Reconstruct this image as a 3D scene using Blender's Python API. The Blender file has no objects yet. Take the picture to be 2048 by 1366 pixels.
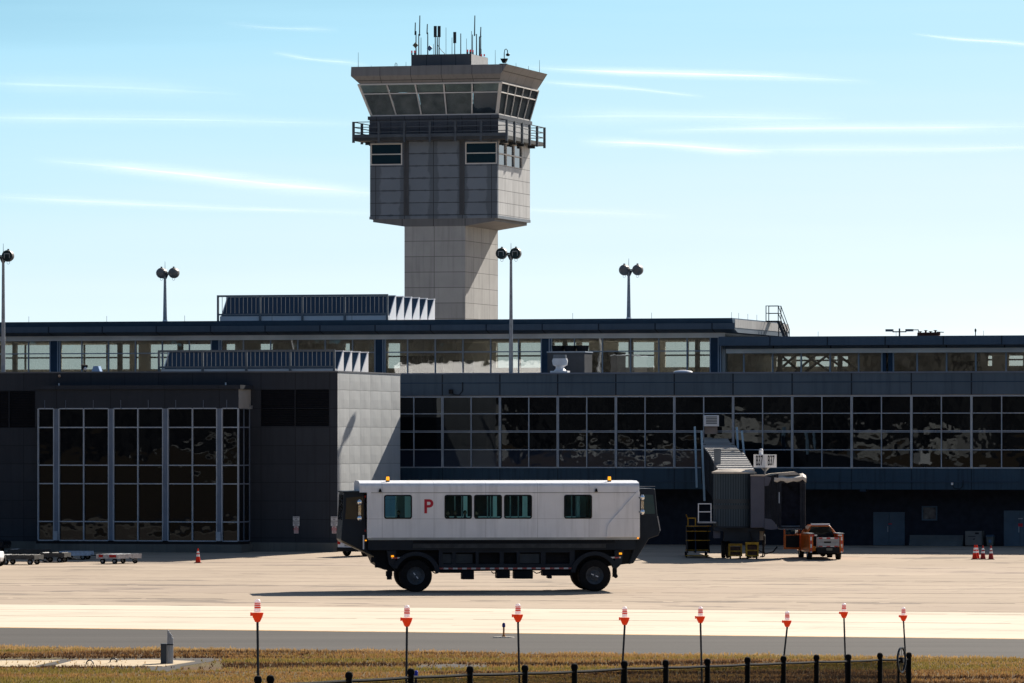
import bpy, bmesh, math, random
from mathutils import Vector, Matrix
R = math.radians
random.seed(7)
scene = bpy.context.scene
COL = scene.collection

# ------------------------------------------------------------------ camera, sky, sun, exposure
F = 11378.0                      # focal length in photograph pixels (200 mm on 36 mm)
HZ = 888.0                       # horizon row
CAMZ = 7.5
cam_d = bpy.data.cameras.new("camera")
cam_d.lens = 200.0; cam_d.sensor_width = 36.0
cam_d.shift_y = (HZ - 683.0) / 2048.0
cam_d.clip_start = 1.0; cam_d.clip_end = 40000.0
cam = bpy.data.objects.new("camera", cam_d); COL.objects.link(cam)
cam.location = (0, 0, CAMZ); cam.rotation_euler = (R(90), 0, 0)
scene.camera = cam

SUN_DIR = Vector((4.55, 8.0, 5.5)).normalized()          # towards the sun
SUN_EL = math.asin(SUN_DIR.z); SUN_AZ = math.atan2(SUN_DIR.x, SUN_DIR.y)
sun_d = bpy.data.lights.new("sun", 'SUN'); sun_d.energy = 5.0; sun_d.angle = R(0.5)
sun_d.color = (1.0, 0.91, 0.79)
sun = bpy.data.objects.new("sun", sun_d); COL.objects.link(sun)
sun.rotation_euler = (-SUN_DIR).to_track_quat('-Z', 'Y').to_euler()
sun.location = (0, 0, 200)

world = bpy.data.worlds.new("World"); scene.world = world; world.use_nodes = True
wn = world.node_tree.nodes; wl = world.node_tree.links
wn.clear()
w_out = wn.new('ShaderNodeOutputWorld')
bg1 = wn.new('ShaderNodeBackground'); bg2 = wn.new('ShaderNodeBackground'); wmix = wn.new('ShaderNodeMixShader')
sky = wn.new('ShaderNodeTexSky'); sky.sky_type = 'NISHITA'; sky.sun_disc = False
sky.sun_elevation = SUN_EL; sky.sun_rotation = SUN_AZ; sky.dust_density = 0.6; sky.ozone_density = 1.5
bg1.inputs['Strength'].default_value = 0.05
wl.new(sky.outputs[0], bg1.inputs['Color'])
wtc = wn.new('ShaderNodeTexCoord'); wsep = wn.new('ShaderNodeSeparateXYZ')
wl.new(wtc.outputs['Generated'], wsep.inputs[0])
# low sky: milky near the ground, turquoise above, brighter toward the sun side
wadd = wn.new('ShaderNodeMath'); wadd.operation = 'MULTIPLY_ADD'; wadd.inputs[1].default_value = -0.10
wl.new(wsep.outputs['X'], wadd.inputs[0]); wl.new(wsep.outputs['Z'], wadd.inputs[2])
wnoise = wn.new('ShaderNodeTexNoise'); wnoise.inputs['Scale'].default_value = 7.0; wnoise.inputs['Detail'].default_value = 5
wmap = wn.new('ShaderNodeMapping'); wmap.inputs['Scale'].default_value = (1.2, 1.2, 22)
wl.new(wtc.outputs['Generated'], wmap.inputs[0]); wl.new(wmap.outputs[0], wnoise.inputs[0])
wn1 = wn.new('ShaderNodeMath'); wn1.operation = 'MULTIPLY_ADD'; wn1.inputs[1].default_value = -0.012
wl.new(wnoise.outputs[0], wn1.inputs[0]); wl.new(wadd.outputs[0], wn1.inputs[2])
wramp = wn.new('ShaderNodeValToRGB'); wl.new(wn1.outputs[0], wramp.inputs[0])
_cr = wramp.color_ramp
_stops = [(0.0, (0.53, 0.58, 0.60)), (0.012, (0.46, 0.54, 0.57)), (0.030, (0.40, 0.495, 0.54)), (0.050, (0.32, 0.465, 0.53)),
          (0.070, (0.25, 0.425, 0.52)), (0.10, (0.09, 0.24, 0.34)), (0.16, (0.03, 0.09, 0.15))]
while len(_cr.elements) < len(_stops): _cr.elements.new(0.5)
for e, (p_, c_) in zip(_cr.elements, _stops): e.position = p_; e.color = (*c_, 1)
wl.new(wramp.outputs[0], bg2.inputs['Color'])
wback = wn.new('ShaderNodeMapRange'); wback.interpolation_type = 'SMOOTHSTEP'      # the sky away from the sun is far dimmer
wback.inputs[1].default_value = -0.4; wback.inputs[2].default_value = 0.6; wback.inputs[3].default_value = 0.28; wback.inputs[4].default_value = 1.0
wl.new(wsep.outputs['Y'], wback.inputs[0]); wl.new(wback.outputs[0], bg2.inputs['Strength'])
wmr = wn.new('ShaderNodeMapRange'); wmr.interpolation_type = 'SMOOTHSTEP'
wmr.inputs[1].default_value = 0.10; wmr.inputs[2].default_value = 0.25
wl.new(wsep.outputs['Z'], wmr.inputs[0]); wl.new(wmr.outputs[0], wmix.inputs[0])
wl.new(bg2.outputs[0], wmix.inputs[1]); wl.new(bg1.outputs[0], wmix.inputs[2]); wl.new(wmix.outputs[0], w_out.inputs[0])

scene.view_settings.view_transform = 'Standard'; scene.view_settings.look = 'None'
scene.view_settings.exposure = 0.95; scene.view_settings.gamma = 1.0
scene.cycles.max_bounces = 8; scene.cycles.transparent_max_bounces = 24
scene.cycles.use_denoising = True
scene.cycles.sample_clamp_indirect = 6.0

# ------------------------------------------------------------------ helpers
class MB:
    """collects shapes; build() links them as ONE mesh object"""
    def __init__(s): s.v = []; s.f = []
    def add(s, vs, fs):
        o = len(s.v); s.v += [tuple(p) for p in vs]; s.f += [tuple(i + o for i in f) for f in fs]; return s
    def box(s, x0, x1, y0, y1, z0, z1):
        x0, x1 = min(x0, x1), max(x0, x1); y0, y1 = min(y0, y1), max(y0, y1); z0, z1 = min(z0, z1), max(z0, z1)
        return s.add([(x0,y0,z0),(x1,y0,z0),(x1,y1,z0),(x0,y1,z0),(x0,y0,z1),(x1,y0,z1),(x1,y1,z1),(x0,y1,z1)],
                     [(0,3,2,1),(4,5,6,7),(0,1,5,4),(1,2,6,5),(2,3,7,6),(3,0,4,7)])
    def bar(s, p0, p1, w, h=None):
        h = h or w; p0 = Vector(p0); p1 = Vector(p1); d = (p1 - p0).normalized()
        up = Vector((0,0,1)) if abs(d.z) < .95 else Vector((0,1,0))
        a = d.cross(up).normalized(); b = a.cross(d).normalized(); a *= w/2; b *= h/2
        vs = [p0-a-b, p0+a-b, p0+a+b, p0-a+b, p1-a-b, p1+a-b, p1+a+b, p1-a+b]
        return s.add(vs, [(0,3,2,1),(4,5,6,7),(0,1,5,4),(1,2,6,5),(2,3,7,6),(3,0,4,7)])
    def tube(s, p0, p1, r0, r1=None, n=10):
        r1 = r0 if r1 is None else r1; p0 = Vector(p0); p1 = Vector(p1); d = (p1 - p0).normalized()
        up = Vector((0,0,1)) if abs(d.z) < .95 else Vector((0,1,0))
        a = d.cross(up).normalized(); b = d.cross(a).normalized()
        vs = []
        for p, r in ((p0, r0), (p1, r1)):
            for i in range(n):
                t = 2*math.pi*i/n; vs.append(p + a*(r*math.cos(t)) + b*(r*math.sin(t)))
        fs = [(i, (i+1)%n, n+(i+1)%n, n+i) for i in range(n)] + [tuple(range(n-1,-1,-1)), tuple(range(n, 2*n))]
        return s.add(vs, fs)
    def path(s, pts, r, n=6):
        """one continuous bent tube"""
        pts = [Vector(p) for p in pts]; vs = []; fs = []
        for k, p in enumerate(pts):
            d = (pts[min(k+1, len(pts)-1)] - pts[max(k-1, 0)]).normalized()
            up = Vector((0,0,1)) if abs(d.z) < .9 else Vector((0,1,0))
            a = d.cross(up).normalized(); b = d.cross(a).normalized()
            rr = r[k] if isinstance(r, (list, tuple)) else r
            for i in range(n):
                t = 2*math.pi*i/n; vs.append(p + a*(rr*math.cos(t)) + b*(rr*math.sin(t)))
        for k in range(len(pts)-1):
            for i in range(n): fs.append((k*n+i, k*n+(i+1)%n, (k+1)*n+(i+1)%n, (k+1)*n+i))
        fs += [tuple(range(n-1,-1,-1)), tuple(range((len(pts)-1)*n, len(pts)*n))]
        return s.add(vs, fs)
    def prism(s, pts, axis, a, b):
        def P(q, t): return {'x': (t, q[0], q[1]), 'y': (q[0], t, q[1]), 'z': (q[0], q[1], t)}[axis]
        n = len(pts); vs = [P(q, a) for q in pts] + [P(q, b) for q in pts]
        fs = [(i, (i+1)%n, n+(i+1)%n, n+i) for i in range(n)] + [tuple(range(n-1,-1,-1)), tuple(range(n, 2*n))]
        return s.add(vs, fs)
    def ring(s, outer, inner, axis, a, b):
        def P(q, t): return {'x': (t, q[0], q[1]), 'y': (q[0], t, q[1]), 'z': (q[0], q[1], t)}[axis]
        n = len(outer); vs = [P(q, t) for t in (a, b) for q in (*outer, *inner)]
        fs = []
        for i in range(n):
            j = (i+1) % n
            fs += [(i, j, n+j, n+i), (2*n+i, 3*n+i, 3*n+j, 2*n+j), (i, 2*n+i, 2*n+j, j), (n+i, n+j, 3*n+j, 3*n+i)]
        return s.add(vs, fs)
    def lathe(s, prof, c, n=16, axis='z', caps=True):
        vs = []; fs = []; m = len(prof)
        for r, z in prof:
            for i in range(n):
                t = 2*math.pi*i/n; x, y = r*math.cos(t), r*math.sin(t)
                q = {'z': (x, y, z), 'y': (x, z, y), 'x': (z, x, y)}[axis]
                vs.append((c[0]+q[0], c[1]+q[1], c[2]+q[2]))
        for k in range(m-1):
            for i in range(n): fs.append((k*n+i, k*n+(i+1)%n, (k+1)*n+(i+1)%n, (k+1)*n+i))
        if caps: fs += [tuple(range(n-1,-1,-1)), tuple(range((m-1)*n, m*n))]
        return s.add(vs, fs)
    def ball(s, c, r, n=12, sc=(1,1,1), m=8):
        prof = [(max(1e-4, math.sin(math.pi*k/m)), -math.cos(math.pi*k/m)) for k in range(m+1)]
        t = MB().lathe(prof, (0,0,0), n)
        return s.add([(c[0]+x*r*sc[0], c[1]+y*r*sc[1], c[2]+z*r*sc[2]) for x, y, z in t.v], t.f)
    def wall(s, x0, x1, z0, z1, y0, y1, holes=(), axis='y'):
        """a slab with rectangular holes (welded): x,z in the plane, y0..y1 its thickness"""
        xs = sorted({x0, x1, *[t for h in holes for t in h[:2] if x0 < t < x1]})
        zs = sorted({z0, z1, *[t for h in holes for t in h[2:] if z0 < t < z1]})
        idx = {}; vs = []; fs = []
        def V(i, k, j):
            key = (i, k, j)
            if key not in idx:
                idx[key] = len(vs); x, z, y = xs[i], zs[k], (y0, y1)[j]
                vs.append((x, y, z) if axis == 'y' else (y, x, z))
            return idx[key]
        def solid(i, k):
            if not (0 <= i < len(xs)-1 and 0 <= k < len(zs)-1): return False
            cx, cz = (xs[i]+xs[i+1])/2, (zs[k]+zs[k+1])/2
            return not any(h[0] < cx < h[1] and h[2] < cz < h[3] for h in holes)
        for i in range(len(xs)-1):
            for k in range(len(zs)-1):
                if not solid(i, k): continue
                fs.append((V(i,k,0), V(i+1,k,0), V(i+1,k+1,0), V(i,k+1,0)))
                fs.append((V(i,k,1), V(i,k+1,1), V(i+1,k+1,1), V(i+1,k,1)))
                if not solid(i-1,k): fs.append((V(i,k,0), V(i,k+1,0), V(i,k+1,1), V(i,k,1)))
                if not solid(i+1,k): fs.append((V(i+1,k,0), V(i+1,k,1), V(i+1,k+1,1), V(i+1,k+1,0)))
                if not solid(i,k-1): fs.append((V(i,k,0), V(i,k,1), V(i+1,k,1), V(i+1,k,0)))
                if not solid(i,k+1): fs.append((V(i,k+1,0), V(i+1,k+1,0), V(i+1,k+1,1), V(i,k+1,1)))
        return s.add(vs, fs)
    def build(s, name, mat, parent=None, smooth=False, bevel=0.0, label=None):
        me = bpy.data.meshes.new(name); me.from_pydata(s.v, [], s.f)
        bm = bmesh.new(); bm.from_mesh(me); bmesh.ops.recalc_face_normals(bm, faces=bm.faces); bm.to_mesh(me); bm.free()
        if mat: me.materials.append(mat)
        if smooth:
            me.shade_smooth(); me.set_sharp_from_angle(angle=R(35))
        o = bpy.data.objects.new(name, me); COL.objects.link(o)
        if parent: o.parent = parent
        if bevel:
            m = o.modifiers.new('bevel', 'BEVEL'); m.width = bevel; m.segments = 2; m.limit_method = 'ANGLE'; m.angle_limit = R(40)
        if label: o['label'] = label
        return o

def tag(o, label, cat, group=None, kind=None):
    if label: o['label'] = label
    if cat: o['category'] = cat
    if group: o['group'] = group
    if kind: o['kind'] = kind
    return o
def thing(name, label, cat, loc=(0,0,0), rz=0.0, group=None):
    o = bpy.data.objects.new(name, None); COL.objects.link(o)
    o.location = loc; o.rotation_euler = (0, 0, rz); o.empty_display_size = .3
    return tag(o, label, cat, group)
def copy_tree(o, parent=None):
    c = o.copy(); COL.objects.link(c); c.parent = parent
    for ch in list(o.children): copy_tree(ch, c)
    return c
def rrect(x0, x1, z0, z1, r, n=4):
    pts = []
    for cx, cz, a0 in ((x1-r, z1-r, 0), (x0+r, z1-r, 90), (x0+r, z0+r, 180), (x1-r, z0+r, 270)):
        for k in range(n+1):
            a = R(a0 + 90*k/n); pts.append((cx + r*math.cos(a), cz + r*math.sin(a)))
    return pts
def text_mesh(s, size, mat, name, parent, loc, rot, extrude=.004, bold=0.0, sx=1.0):
    cu = bpy.data.curves.new(name, 'FONT'); cu.body = s; cu.size = size; cu.extrude = extrude; cu.offset = bold
    cu.align_x = 'CENTER'; cu.align_y = 'CENTER'; cu.space_line = 1.0
    t = bpy.data.objects.new(name, cu); COL.objects.link(t)
    bpy.context.view_layer.update()
    me = bpy.data.meshes.new_from_object(t.evaluated_get(bpy.context.evaluated_depsgraph_get()))
    bpy.data.objects.remove(t)
    me.materials.clear(); me.materials.append(mat)
    o = bpy.data.objects.new(name, me); COL.objects.link(o)
    o.parent = parent; o.location = loc; o.rotation_euler = rot; o.scale = (sx, 1, 1)
    return o

class Frame:
    """a thing's own axes (u right, v away, w up); at() finds where a sight line meets the plane v"""
    def __init__(s, ox, oy, oz, a):
        s.o = (ox, oy, oz); s.a = a; s.q = (math.cos(a), math.sin(a)); s.p = (-math.sin(a), math.cos(a))
    def at(s, px, py, v):
        a = (px-1024)/F; b = (HZ-py)/F
        Y = (v + s.o[0]*s.p[0] + s.o[1]*s.p[1]) / (a*s.p[0] + s.p[1])
        X = a*Y
        return ((X-s.o[0])*s.q[0] + (Y-s.o[1])*s.q[1], CAMZ + b*Y - s.o[2])
    def u(s, px, v): return s.at(px, HZ, v)[0]
    def w(s, px, py, v): return s.at(px, py, v)[1]
    def v_on_u(s, px, u):
        a = (px-1024)/F            # along the plane u = const
        X0 = s.o[0] + u*s.q[0]; Y0 = s.o[1] + u*s.q[1]
        return (a*Y0 - X0) / (s.p[0] - a*s.p[1])
    def world(s, u, v, w=0): return (s.o[0]+u*s.q[0]+v*s.p[0], s.o[1]+u*s.q[1]+v*s.p[1], s.o[2]+w)

TH = R(15)
OY = 378.0
BF = Frame((675-1024)/F*OY, OY, 0.0, -TH)        # building axes; origin at the front corner of the dark block
def apron_z(X, Y):
    v = (X-BF.o[0])*BF.p[0] + (Y-BF.o[1])*BF.p[1]
    return 0.5*min(1.0, max(0.0, (v+20)/30))
def mound_z(X, Y):
    t = min(1.0, max(0.0, Y/150.0)); z = 5.8*(1 - t*t*(3-2*t))
    if Y > 185: return z
    # a low bank of earth at the left, in front of the pad
    d = ((X+8.9)/2.8)**2 + ((Y-189.5)/3.6)**2
    return z + 0.55*math.exp(-d)
def on_apron(px, py):
    z = 0.0
    for _ in range(12):
        Y = (CAMZ-z)*F/(py-HZ); X = (px-1024)/F*Y; z = apron_z(X, Y)
    return X, Y, z
def flat(px, py, z=0.0):
    Y = (CAMZ-z)*F/(py-HZ); return ((px-1024)/F*Y, Y, z)
def at_depth(px, py, Y): return ((px-1024)/F*Y, Y, CAMZ + (HZ-py)/F*Y)

# ------------------------------------------------------------------ materials
def new_mat(name):
    m = bpy.data.materials.new(name); m.use_nodes = True
    nt = m.node_tree; b = nt.nodes['Principled BSDF']; return m, nt, b
def N(nt, typ, **kw):
    n = nt.nodes.new('ShaderNode' + typ)
    for k, v in kw.items(): setattr(n, k, v)
    return n
def math_n(nt, op, a, b=None, c=None):
    n = N(nt, 'Math', operation=op)
    for i, x in enumerate((a, b, c)):
        if x is None: continue
        if isinstance(x, (int, float)): n.inputs[i].default_value = x
        else: nt.links.new(x, n.inputs[i])
    return n.outputs[0]
def mix_col(nt, fac, a, b, blend='MIX'):
    n = N(nt, 'Mix', data_type='RGBA', blend_type=blend)
    for i, x in ((0, fac), (6, a), (7, b)):
        if isinstance(x, (int, float)): n.inputs[i].default_value = x
        elif isinstance(x, tuple): n.inputs[i].default_value = (*x, 1)
        else: nt.links.new(x, n.inputs[i])
    return n.outputs[2]
def noise(nt, scale, detail=4, vec=None, stretch=None, rough=.55):
    n = N(nt, 'TexNoise'); n.inputs['Scale'].default_value = scale; n.inputs['Detail'].default_value = detail
    n.inputs['Roughness'].default_value = rough
    tc = N(nt, 'TexCoord'); src = tc.outputs['Object'] if vec is None else vec
    if stretch:
        mp = N(nt, 'Mapping'); mp.inputs['Scale'].default_value = stretch; nt.links.new(src, mp.inputs[0]); src = mp.outputs[0]
    nt.links.new(src, n.inputs['Vector']); return n.outputs['Fac']
def ramp(nt, fac, lo, hi, a=0.0, b=1.0):
    n = N(nt, 'MapRange'); n.inputs[1].default_value = lo; n.inputs[2].default_value = hi
    n.inputs[3].default_value = a; n.inputs[4].default_value = b; nt.links.new(fac, n.inputs[0]); return n.outputs[0]
def bump(nt, b, h, dist=.01, strength=1.0):
    n = N(nt, 'Bump'); n.inputs['Distance'].default_value = dist; n.inputs['Strength'].default_value = strength
    nt.links.new(h, n.inputs['Height']); nt.links.new(n.outputs[0], b.inputs['Normal']); return n
def M(name, rgb, rough=.6, metal=0.0, var=.18, scale=1.2, bumpd=0.0, bscale=30, streak=0.0, spec=None):
    """weathered solid colour: broad mottling plus optional vertical rain streaks"""
    m, nt, b = new_mat(name)
    b.inputs['Roughness'].default_value = rough; b.inputs['Metallic'].default_value = metal
    b.inputs['Specular IOR Level'].default_value = .12 if spec is None else spec
    f = noise(nt, scale, 6)
    c = mix_col(nt, ramp(nt, f, .3, .7), tuple(x*(1-var) for x in rgb), tuple(min(1, x*(1+var*.8)) for x in rgb))
    if streak:
        g = noise(nt, 1.0, 5, stretch=(5, 5, .35))
        c = mix_col(nt, ramp(nt, g, .5, .75, 0, streak), c, tuple(x*.45 for x in rgb))
    nt.links.new(c, b.inputs['Base Color'])
    r = ramp(nt, noise(nt, scale*4, 3), .3, .7, max(.02, rough-.1), min(1, rough+.1)); nt.links.new(r, b.inputs['Roughness'])
    if bumpd: bump(nt, b, noise(nt, bscale, 4), bumpd)
    return m
def line_mask(nt, coord, off, per, w):
    """1 on thin joint lines repeating every per along coord"""
    t = math_n(nt, 'FRACT', math_n(nt, 'DIVIDE', math_n(nt, 'SUBTRACT', coord, off - w/2), per))
    return math_n(nt, 'LESS_THAN', t, w/per)
def edge_dist(nt, coord, off, per):
    """0 on a joint, 1 at mid panel"""
    t = math_n(nt, 'FRACT', math_n(nt, 'DIVIDE', math_n(nt, 'SUBTRACT', coord, off), per))
    return math_n(nt, 'SUBTRACT', 1.0, math_n(nt, 'ABSOLUTE', math_n(nt, 'MULTIPLY_ADD', t, 2.0, -1.0)))
def panel(name, rgb, joints, jw=.05, jdark=.25, rough=.5, var=.12, stain=0.0, scale=.5, metal=0.0, pillow=0.0, spec=None, streak=0.0):
    """cladding: joints = [(axis, offset, period)]; stain darkens irregularly toward the upright joints"""
    m, nt, b = new_mat(name); b.inputs['Roughness'].default_value = rough; b.inputs['Metallic'].default_value = metal
    b.inputs['Specular IOR Level'].default_value = .12 if spec is None else spec
    tc = N(nt, 'TexCoord'); sp = N(nt, 'SeparateXYZ'); nt.links.new(tc.outputs['Object'], sp.inputs[0])
    ax = {'u': sp.outputs[0], 'v': sp.outputs[1], 'w': sp.outputs[2]}
    c = mix_col(nt, ramp(nt, noise(nt, scale, 7), .3, .7), tuple(x*(1-var) for x in rgb), tuple(x*(1+var) for x in rgb))
    # each panel a touch different
    cell = N(nt, 'CombineXYZ')
    for i, (a_, o_, p_) in enumerate(joints[:3]):
        nt.links.new(math_n(nt, 'FLOOR', math_n(nt, 'DIVIDE', math_n(nt, 'SUBTRACT', ax[a_], o_), p_)), cell.inputs[i])
    wnz = N(nt, 'TexWhiteNoise'); wnz.noise_dimensions = '3D'; nt.links.new(cell.outputs[0], wnz.inputs[0])
    k = ramp(nt, wnz.outputs['Value'], 0, 1, 1-var*.8, 1+var*.8)
    cm = N(nt, 'CombineColor'); [nt.links.new(k, cm.inputs[i]) for i in range(3)]
    c = mix_col(nt, 1.0, c, cm.outputs[0], 'MULTIPLY')
    if stain:
        d = None
        for a_, o_, p_ in joints:
            e = edge_dist(nt, ax[a_], o_, p_)
            if a_ != 'w': e = math_n(nt, 'MULTIPLY', e, 1.0)
            else: e = math_n(nt, 'MULTIPLY_ADD', e, .9, .25)
            d = e if d is None else math_n(nt, 'MINIMUM', d, e)
        n1 = noise(nt, 1.6, 6, stretch=(1, 1, .5))
        h = math_n(nt, 'ADD', d, math_n(nt, 'MULTIPLY_ADD', n1, .7, -.35))
        c = mix_col(nt, ramp(nt, h, .28, .40, stain, 0), c, tuple(x*.42 for x in rgb))
    if streak:
        g = noise(nt, 1.0, 6, stretch=(3.5, 3.5, .22))
        c = mix_col(nt, ramp(nt, g, .48, .72, 0, streak), c, tuple(x*.4 for x in rgb))
    j = None
    for a_, o_, p_ in joints:
        l = line_mask(nt, ax[a_], o_, p_, jw); j = l if j is None else math_n(nt, 'MAXIMUM', j, l)
    c = mix_col(nt, j, c, tuple(x*jdark for x in rgb))
    nt.links.new(c, b.inputs['Base Color'])
    if pillow:
        d = None
        for a_, o_, p_ in joints:
            e = math_n(nt, 'POWER', edge_dist(nt, ax[a_], o_, p_), .5); d = e if d is None else math_n(nt, 'MULTIPLY', d, e)
        bump(nt, b, math_n(nt, 'ADD', d, math_n(nt, 'MULTIPLY', noise(nt, .7, 2), .8)), pillow)
    return m
def dark_glass(name, rgb=(.006,.007,.009), wav=.02, sc=.55, ior=1.5, tint=(1,1,1)):
    """heavily tinted facade glazing; float-glass waviness bends what it mirrors"""
    m, nt, b = new_mat(name)
    b.inputs['Base Color'].default_value = (*rgb, 1); b.inputs['Roughness'].default_value = .015; b.inputs['IOR'].default_value = ior; b.inputs['Specular Tint'].default_value = (.80,.90,1,1)
    h = math_n(nt, 'ADD', noise(nt, sc, 1.5), math_n(nt, 'MULTIPLY', noise(nt, sc*3.1, 1), .18))
    bump(nt, b, h, wav); return m
def clear_glass(name, tint=(.60,.70,.66), refl=.16, wav=.02, sc=.5, reflcol=(1,.95,.88), ior=1.5):
    m = bpy.data.materials.new(name); m.use_nodes = True; nt = m.node_tree; nt.nodes.clear()
    o = N(nt, 'OutputMaterial'); t = N(nt, 'BsdfTransparent'); g = N(nt, 'BsdfGlossy'); mx = N(nt, 'MixShader')
    t.inputs[0].default_value = (*tint, 1); g.inputs['Roughness'].default_value = .02; g.inputs[0].default_value = (*reflcol, 1)
    fr = N(nt, 'Fresnel'); fr.inputs[0].default_value = ior
    nt.links.new(math_n(nt, 'MAXIMUM', fr.outputs[0], refl), mx.inputs[0])
    nt.links.new(t.outputs[0], mx.inputs[1]); nt.links.new(g.outputs[0], mx.inputs[2]); nt.links.new(mx.outputs[0], o.inputs[0])
    bp = N(nt, 'Bump'); bp.inputs['Distance'].default_value = wav
    nt.links.new(noise(nt, sc, 2), bp.inputs['Height']); nt.links.new(bp.outputs[0], g.inputs['Normal'])
    return m
def lamp(name, rgb, e):
    m, nt, b = new_mat(name); b.inputs['Base Color'].default_value = (*rgb, 1); b.inputs['Roughness'].default_value = .3
    b.inputs['Emission Color'].default_value = (*rgb, 1); b.inputs['Emission Strength'].default_value = e; return m
def stripes(name, ca, cb, axis, per, off=0.0, rough=.4):
    m, nt, b = new_mat(name); b.inputs['Roughness'].default_value = rough
    tc = N(nt, 'TexCoord'); sp = N(nt, 'SeparateXYZ'); nt.links.new(tc.outputs['Object'], sp.inputs[0])
    t = math_n(nt, 'FRACT', math_n(nt, 'DIVIDE', math_n(nt, 'SUBTRACT', sp.outputs['XYZ'.index(axis)], off), per))
    c = mix_col(nt, math_n(nt, 'LESS_THAN', t, .5), ca, cb)
    c = mix_col(nt, ramp(nt, noise(nt, 6, 4), .45, .75, 0, .5), c, tuple(x*.4 for x in ca))
    nt.links.new(c, b.inputs['Base Color']); return m

m_alu = M('aluminium', (.36,.41,.48), .45, .0, .12)
m_alu_dark = M('aluminium_dark', (.14,.18,.25), .45, 0, .12)
m_navy = M('navy_metal', (.030,.060,.105), .5, 0, .15)
m_dkglass = dark_glass('dark_glass', wav=.007, sc=.55, ior=1.41)
m_dkglass2 = dark_glass('dark_glass_bay', wav=.010, sc=.5, ior=1.32)
m_spandrel = dark_glass('spandrel_glass', (.018,.026,.045), wav=.006, sc=.6)
m_clglass = clear_glass('clear_glass', (.64,.67,.64), .18, .014, .55, (.92,.92,.93))
m_black = M('black_paint', (.012,.013,.016), .5, 0, .3)
m_steel_dark = M('dark_steel', (.045,.052,.062), .45, .3, .25)
m_rubber = M('rubber', (.012,.012,.013), .85, 0, .3, 6)
m_white = M('white_paint', (.74,.75,.78), .45, 0, .07, .8)
m_galv = M('galvanised_steel', (.30,.32,.35), .45, .5, .2, 3)
m_red = M('red_paint', (.42,.02,.015), .45, 0, .2)
m_signred = M('sign_red', (.45,.03,.05), .5, 0, .05)
m_yellow = M('yellow_paint', (.42,.24,.03), .5, 0, .45, 3)
m_lampglow = None
m_conc = M('concrete', (.33,.31,.28), .85, 0, .2, .6, .004, 25)
m_chrome = M('chrome', (.8,.82,.85), .08, 1.0, .05)
m_tan = M('interior_tan', (.84,.83,.82), .8, 0, .15, .4)
m_brown = M('brown_frame', (.055,.045,.04), .6, 0, .15)
# ------------------------------------------------------------------ ground, apron, taxiway, grass
def sheet(name, xs, ys, zf, mat, kind='structure', bounds=None):
    vs = []; fs = []; nx = len(xs)
    for j, y in enumerate(ys):
        for x in xs:
            X = x; Y = y if bounds is None else bounds(x, j/(len(ys)-1))
            vs.append((X, Y, zf(X, Y)))
    for j in range(len(ys)-1):
        for i in range(nx-1): fs.append((j*nx+i, j*nx+i+1, (j+1)*nx+i+1, (j+1)*nx+i))
    o = MB().add(vs, fs).build(name, mat, smooth=True); o['kind'] = kind; return o
def band_edge(pyl, pyr):
    """a straight line across the airfield through its rows at both picture edges"""
    a = flat(0, pyl); b = flat(2048, pyr); k = (b[1]-a[1])/(b[0]-a[0])
    return lambda X: a[1] + k*(X-a[0])
E_tan = band_edge(1209, 1226)      # tan concrete / pale concrete
E_asp = band_edge(1256, 1279)      # pale concrete / asphalt
E_gra = band_edge(1294, 1317)      # asphalt / grass

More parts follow.
